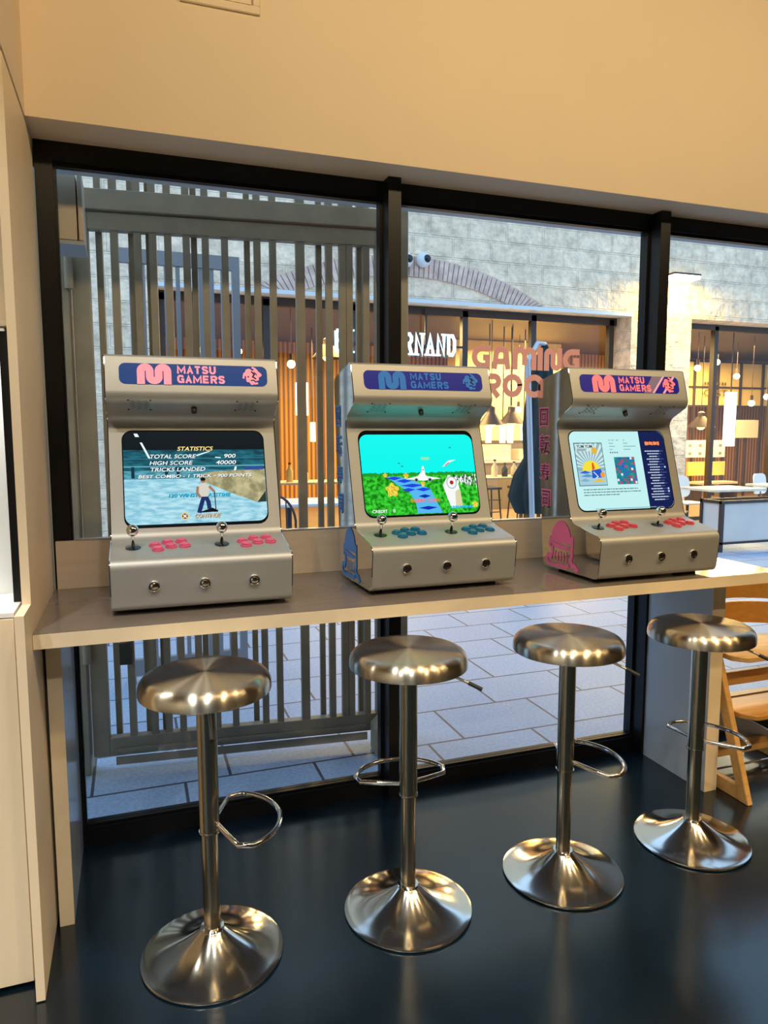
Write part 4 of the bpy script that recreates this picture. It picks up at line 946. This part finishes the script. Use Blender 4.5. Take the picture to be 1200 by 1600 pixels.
# grid partition with lettering and menu boards at right
a, b = at(1062, 575, 11.4), at(1132, 636, 11.4)
gp = thing('grid_partition', 'yellow glazed partition with black grid bars and faint black lettering', 'partition', (a.x, 11.4, 0))
wd = b.x-a.x+1.6
MB().box(-0.3, wd, 0.0, 0.04, b.z, a.z+0.2).build('yellow_pane', mat('lit_yellow_pane', (0.85, 0.58, 0.18), 0.5), gp)
m = MB()
for kx in range(5): m.box(-0.3+kx*0.72, -0.25+kx*0.72, -0.05, -0.001, 0.0, a.z+0.2)
for z in (b.z, (a.z+b.z)/2, a.z+0.16): m.box(-0.3, wd, -0.045, -0.002, z, z+0.04)
m.build('grid_bars', M_bframe, gp)
A = Art((0, -0.052, 0), (1, 0, 0), (0, 0, 1), (0, -1, 0)); ink = mat('ink_brown', (0.16, 0.10, 0.03), 0.6)
A.text('CEST', 0.72, 1.45, (a.z+b.z)/2-0.20, (a.z+b.z)/2-0.04, ink, 1, 0.01)
for q in range(8): A.rect(0.72+0.09*q, 0.78+0.09*q-0.01*(q % 3), (a.z+b.z)/2+0.07, (a.z+b.z)/2+0.14, ink, 1)
A.build('lettering', gp)
a, b = at(1070, 688, 10.9), at(1132, 714, 10.9)
mb_ = thing('menu_board', 'backlit cream menu board with rows of dark icons', 'menu board', (a.x, 10.9, 0))
wd = b.x-a.x
bd = MB().box(0, wd, 0, 0.06, b.z, a.z).build('board', mat('menu_cream', (0.8, 0.76, 0.55), 0.4, emit=(0.9, 0.86, 0.55), estr=0.55), mb_)
A = Art((0, -0.002, 0), (1, 0, 0), (0, 0, 1), (0, -1, 0))
for i in range(2):
    for j in range(4): A.disc(0.1+wd*j/4+0.06, b.z+0.09+0.19*i, 0.055, mat('menu_icon', (0.25, 0.27, 0.15), 0.6), 1, 0.04, 10)
A.build('icons', bd)
MB().box(0, 0.05, 0.0, 0.06, 0, b.z).box(wd-0.05, wd, 0, 0.06, 0, b.z).build('post', M_bframe, mb_)
a, b = at(1075, 722, 10.4), at(1132, 742, 10.4)
bn = thing('bench', 'yellow wooden bench back inside the right shopfront', 'bench', ((a.x+b.x)/2, 10.4, 0))
wd = (b.x-a.x)/2
MB().box(-wd, wd, 0, 0.05, b.z, a.z).build('back_board', mat('bench_yellow', (0.85, 0.52, 0.12), 0.5), bn); MB().box(-wd, wd, -0.4, 0.0, 0.40, 0.45).build('seat', M_tabwood, bn)
MB().box(-wd, -wd+0.06, -0.4, 0.05, 0, 0.40).build('leg', M_bframe, bn); MB().box(wd-0.06, wd, -0.4, 0.05, 0, 0.40).build('leg', M_bframe, bn)
a = at(1165, 690, 10.0)
po = thing('poster_board', 'pale square poster board beside the wood slat wall', 'poster', (a.x, 11.0, 0))
a2, b2 = at(1152, 656, 11.0), at(1184, 684, 11.0)
MB().box(a2.x-a.x, b2.x-a.x, 0, 0.03, b2.z, a2.z).build('sheet', mat('poster_pale', (0.70, 0.66, 0.45), 0.5), po); MB().box((a2.x+b2.x)/2-a.x-0.03, (a2.x+b2.x)/2-a.x+0.03, 0.03, 0.06, 0, b2.z).build('stand', M_bframe, po)

# pendant lamps
def bulb(px, py, Y, lab):
    c = at(px, py, Y)
    r = thing('pendant_bulb', lab, 'pendant lamp', (c.x, c.y, c.z), 0, 'bare bulbs hanging in the restaurant')
    MB().sphere((0, 0, 0), 0.062, None, 16).build('bulb', M_bulb, r)
    MB().lathe([(0.03, 0.05), (0.03, 0.16), (0, 0.16)], 12).build('socket', M_shade, r)
    MB().tube([(0, 0, 0.15), (0, 0, 3.5-c.z)], 0.006, 6).build('cord', M_shade, r)
for a in ((1090, 575, 8.6, 'bare glowing bulb hanging leftmost behind the right pane, next to the stone pier'), (1120, 566, 8.9, 'bare glowing bulb hanging highest behind the right pane'),
          (1151, 588, 9.6, 'small bare bulb hanging beside the cord of the white tube lamp'), (1174, 630, 8.6, 'bare glowing bulb hanging low right of the white tube lamp'),
          (1198, 620, 9.2, 'bare bulb at the right edge of the photo'), (455, 569, 8.2, 'bare glowing bulb hanging behind the gate, right of the left machine'),
          (317, 547, 8.6, 'bare bulb seen through the gate bars just above the left machine'), (372, 549, 8.8, 'second bare bulb above the left machine, nearer the open gate'),
          (810, 640, 10.0, 'small bare bulb hanging by the parasol pole')): bulb(*a)
def tubelamp(px, y0, y1, Y, rad, lab):
    a, b = at(px, y0, Y), at(px, y1, Y)
    r = thing('tube_lamp', lab, 'pendant lamp', (b.x, Y, b.z), 0, 'white cylinder lamps hanging in the restaurant')
    h = a.z-b.z
    MB().lathe([(0, 0), (rad, 0), (rad, h), (0, h)], 24).build('diffuser', M_tubeglow, r)
    MB().tube([(0, 0, h), (0, 0, 3.5-b.z)], 0.012, 8).build('rod', M_shade, r)
for a in ((1138, 613, 697, 7.95, 0.105, 'large white cylinder lamp glowing behind the right pane'), (472, 598, 649, 8.3, 0.10, 'white cylinder lamp glowing behind the gate'),
          (763, 663, 692, 9.0, 0.055, 'white cylinder lamp left of the pair, beside the middle machine'), (785, 664, 692, 9.2, 0.055, 'white cylinder lamp, left one of the close pair over the kitchen'),
          (797, 662, 692, 9.2, 0.055, 'white cylinder lamp, right one of the close pair over the kitchen'), (818, 663, 688, 9.4, 0.06, 'white cylinder lamp just left of the parasol pole'),
          (489, 660, 690, 10.5, 0.05, 'small white cylinder lamp deep behind the gate')): tubelamp(*a)
def shade(px, py, Y, lab, rad=0.30):
    c = at(px, py, Y)
    r = thing('shade_lamp', lab, 'pendant lamp', (c.x, Y, c.z), 0, 'dark industrial shade lamps in the restaurant')
    MB().lathe([(rad, 0), (rad*0.95, 0.02), (rad*0.35, 0.20), (0.07, 0.23), (0.07, 0.30), (0.03, 0.33), (0, 0.33)], 28).build('shade', M_shade, r)
    MB().sphere((0, 0, 0.04), 0.09, None, 14).build('bulb', mat('warm_bulb', (0.9, 0.8, 0.5), 0.3, emit=(1, 0.8, 0.3), estr=4), r)
    MB().tube([(0, 0, 0.32), (0, 0, 3.5-c.z)], 0.008, 6).build('cord', M_shade, r)
shade(767, 664, 8.2, 'dark shade lamp hanging beside the middle machine, below the letter R', 0.22); shade(799, 662, 8.9, 'dark shade lamp hanging below the first letter O, by the parasol pole', 0.24)
shade(1095, 668, 9.0, 'dark shade lamp hanging in front of the menu board', 0.28); shade(512, 560, 8.6, 'dark shade lamp behind the gate left of the neon sign', 0.26)

# tables and chairs
def table(x, y, wx, wy, z, top, lab, base='pedestal'):
    r = thing('table', lab, 'table', (x, y, 0))
    MB().box(-wx/2, wx/2, -wy/2, wy/2, z-0.035, z).build('table_top', top, r, bevel=0.006)
    if base == 'pedestal':
        MB().tube([(0, 0, 0.03), (0, 0, z-0.035)], 0.035, 12).build('column', M_chair, r)
        MB().box(-0.25, 0.25, -0.25, 0.25, 0, 0.03).build('base', M_chair, r)
    else:
        for sx in (-1, 1):
            for sy in (-1, 1): MB().box(sx*(wx/2-0.05)-0.025, sx*(wx/2-0.05)+0.025, sy*(wy/2-0.05)-0.025, sy*(wy/2-0.05)+0.025, 0, z-0.035).build('leg', M_chair, r)
    return r
def make_chair(shell):
    r = thing('cafe_chair', 'x', 'chair', (0, 0, 0))
    MB().box(-0.21, 0.21, -0.21, 0.21, 0.435, 0.46).build('seat', M_wchair if shell else M_chair, r, bevel=0.01)
    for sx in (-1, 1):
        for sy in (-1, 1): MB().tube([(sx*0.17, sy*0.17, 0.436), (sx*0.21, sy*0.22, 0.0)], 0.012, 8).build('leg', M_chair, r)
    if shell:
        m = MB(); n = 10
        P = round_poly([(-0.22, 0.52), (0.22, 0.52), (0.20, 0.86), (-0.20, 0.86)], 0.09, 5)
        m.prism(P, lambda p: (p[0], 0.20+0.1*(p[1]-0.52)-0.4*p[0]*p[0], p[1]), lambda p: (p[0], 0.222+0.1*(p[1]-0.52)-0.4*p[0]*p[0], p[1])); m.build('backrest', M_wchair, r)
        MB().box(-0.02, 0.02, 0.19, 0.22, 0.45, 0.56).build('back_support', M_chair, r)
    else:
        hoop = [(-0.20, 0.20, 0.45)] + [(0.20*q[0], 0.20+0.06*q[1], 0.62+0.27*q[1]) for q in arc(0, 0, 1, 180, 0, 14)] + [(0.20, 0.20, 0.45)]
        MB().tube(hoop, 0.014, 8).build('back_hoop', M_chair, r)
        for kx in (-0.1, -0.035, 0.035, 0.1): MB().tube([(kx, 0.20, 0.455), (kx*1.1, 0.245, 0.85)], 0.007, 6).build('back_spindle', M_chair, r)
    return r
cW, cB = make_chair(True), make_chair(False); usedc = {}
def chair(src, x, y, rz, lab):
    o = src if src not in usedc else copy_tree(src); usedc[src] = 1
    o.location = (x, y, 0); o.rotation_euler = (0, 0, rz); o['label'] = lab; o['group'] = 'cafe chairs across the street'
table(8.45, 5.55, 0.95, 0.7, 0.74, M_marble, 'pale terrace table behind the planter barrier')
table(9.9, 5.75, 0.9, 0.7, 0.74, M_marble, 'pale terrace table farther right on the terrace')
table(7.5, 6.5, 0.8, 0.55, 0.74, M_tabwood, 'wooden terrace table close to the stone pier')
chair(cB, 7.25, 5.25, 0.7, 'dark hoop-back terrace chair beside the right arcade machine')
chair(cW, 8.5, 6.3, 0.0, 'white shell chair behind the pale terrace table')
chair(cW, 10.3, 6.35, 0.3, 'white shell chair at the right edge behind the second terrace table')
chair(cB, 9.7, 5.2, 3.0, 'dark hoop-back chair in front of the second terrace table')
table(1.95, 5.6, 1.3, 0.8, 0.74, M_wchair, 'long white terrace table behind the gate')
table(3.2, 5.75, 1.0, 0.8, 0.74, M_wchair, 'white terrace table left of the middle machine')
chair(cB, 1.75, 4.9, 2.6, 'dark hoop-back chair before the white table behind the gate')
chair(cB, 2.9, 4.85, 2.9, 'dark hoop-back chair before the second white table behind the gate')
tb = at(475, 784, 8.2)
cn = table(tb.x, 8.3, 1.6, 0.6, 0.80, M_tabwood, 'wooden counter table inside the glass holding the bottles', 'legs')
def bottle(x, y, z, h, rad, m, lab):
    r = thing('bottle', lab, 'bottle', (x, y, z), 0, 'bottles on the restaurant tables')
    MB().lathe([(0, 0), (rad, 0), (rad, h*0.55), (rad*0.35, h*0.75), (rad*0.35, h*0.92), (0, h*0.92)], 16).build('body', m, r)
    MB().lathe([(rad*0.42, h*0.90), (rad*0.42, h), (0, h)], 12).build('cap', M_shade, r)
am = mat('amber_bottle', (0.75, 0.5, 0.15), 0.2); dk = mat('dark_bottle', (0.05, 0.04, 0.03), 0.2); pl = mat('pale_bottle', (0.7, 0.62, 0.42), 0.3)
for dx, mm, h, lab in ((-0.42, dk, 0.24, 'dark bottle on the wooden counter behind the gate, leftmost'), (-0.22, am, 0.30, 'amber bottle second on the wooden counter behind the gate'), (0.02, pl, 0.24, 'pale bottle hidden mostly by a gate bar'), (0.28, dk, 0.26, 'dark squat bottle right end of the counter behind the gate')):
    bottle(tb.x+dx, 8.2, 0.80, h, 0.055, mm, lab)
tk = at(790, 752, 8.3)
table(tk.x, 8.4, 1.2, 0.7, 0.80, M_tabwood, 'wooden restaurant table holding soap bottles, behind the ROOM letters', 'legs')
for dx, mm, h, lab in ((-0.22, pl, 0.30, 'pale pump bottle on the wooden table by the parasol'), (-0.02, dk, 0.24, 'dark bottle in the middle of the wooden table by the parasol'), (0.16, pl, 0.26, 'pale bottle right end of the wooden table by the parasol')):
    bottle(tk.x+dx, 8.3, 0.80, h, 0.055, mm, lab)
def tall_stool(x, y, lab):
    r = thing('tall_stool', lab, 'stool', (x, y, 0))
    MB().box(-0.17, 0.17, -0.17, 0.17, 0.62, 0.66).build('seat', M_chair, r)
    for sx in (-1, 1):
        for sy in (-1, 1): MB().tube([(sx*0.13, sy*0.13, 0.62), (sx*0.17, sy*0.17, 0)], 0.013, 6).build('leg', M_chair, r)
    for z in (0.25, 0.45): MB().tube([(-0.16, -0.16, z), (0.16, -0.16, z)], 0.009, 6).build('stretcher', M_chair, r)
tall_stool(tk.x+0.05, 7.85, 'black metal stool under the wooden table by the parasol'); tall_stool(tk.x-0.55, 7.9, 'black metal stool half hidden by the middle machine')
# planter barrier
pb = thing('planter_barrier', 'long low terrace planter with dark frame and pale panels', 'planter', (7.36, 4.45, 0))
MB().box(0.03, 3.4, 0.0, 0.02, 0.13, 0.63).build('front_panel', M_plant, pb); MB().box(0.0, 0.02, 0.03, 0.33, 0.13, 0.63).build('end_panel', mat('planter_end', (0.62, 0.66, 0.70), 0.12), pb)
m = MB()
for x in (-0.02, 1.7, 3.4): m.box(x, x+0.05, -0.015, 0.03, 0.0, 0.66)
m.box(-0.02, 0.03, 0.32, 0.36, 0.0, 0.66).box(-0.02, 3.45, -0.02, 0.03, 0.63, 0.67).box(-0.02, 3.45, -0.015, 0.03, 0.10, 0.13).box(-0.02, 0.03, 0.0, 0.36, 0.63, 0.67).box(-0.02, 3.45, 0.32, 0.36, 0.63, 0.67)
m.build('frame', M_bframe, pb)
# closed parasol
ps = thing('closed_parasol', 'closed dark teal parasol with grey pole behind the right machine', 'parasol', (4.52, 4.4, 0))
MB().tube([(0.04, 0, 0.10), (-0.085, 0, 2.36)], 0.032, 16).build('pole', M_pole, ps)
MB().box(-0.25, 0.35, -0.28, 0.28, 0.0, 0.10).box(-0.05, 0.12, -0.08, 0.08, 0.10, 0.45).build('base', M_pole, ps)
m = MB(); n = 64; rings = []
for (rr, z, cx_) in ((0.03, 2.56, 0.27), (0.09, 2.42, 0.26), (0.15, 2.0, 0.22), (0.16, 1.6, 0.19), (0.11, 1.25, 0.15), (0.20, 1.05, 0.13), (0.25, 0.80, 0.12), (0.18, 0.60, 0.14)):
    rings.append([m.bm.verts.new((cx_+rr*(1+0.18*math.sin(8*a))*math.cos(a), 0.22+rr*0.7*(1+0.18*math.sin(8*a))*math.sin(a), z)) for a in [2*PI*i/n for i in range(n)]])
for A_, B_ in zip(rings, rings[1:]):
    for j in range(n): m.bm.faces.new((A_[j], A_[(j+1) % n], B_[(j+1) % n], B_[j]))
m.bm.faces.new(rings[0]); m.bm.faces.new(rings[-1])
m.build('folded_canopy', M_paras, ps, smooth=60)
MB().tube([(-0.085, 0, 2.34), (0.10, 0.10, 2.56), (0.27, 0.22, 2.57)], 0.025, 8).build('arm', M_pole, ps)
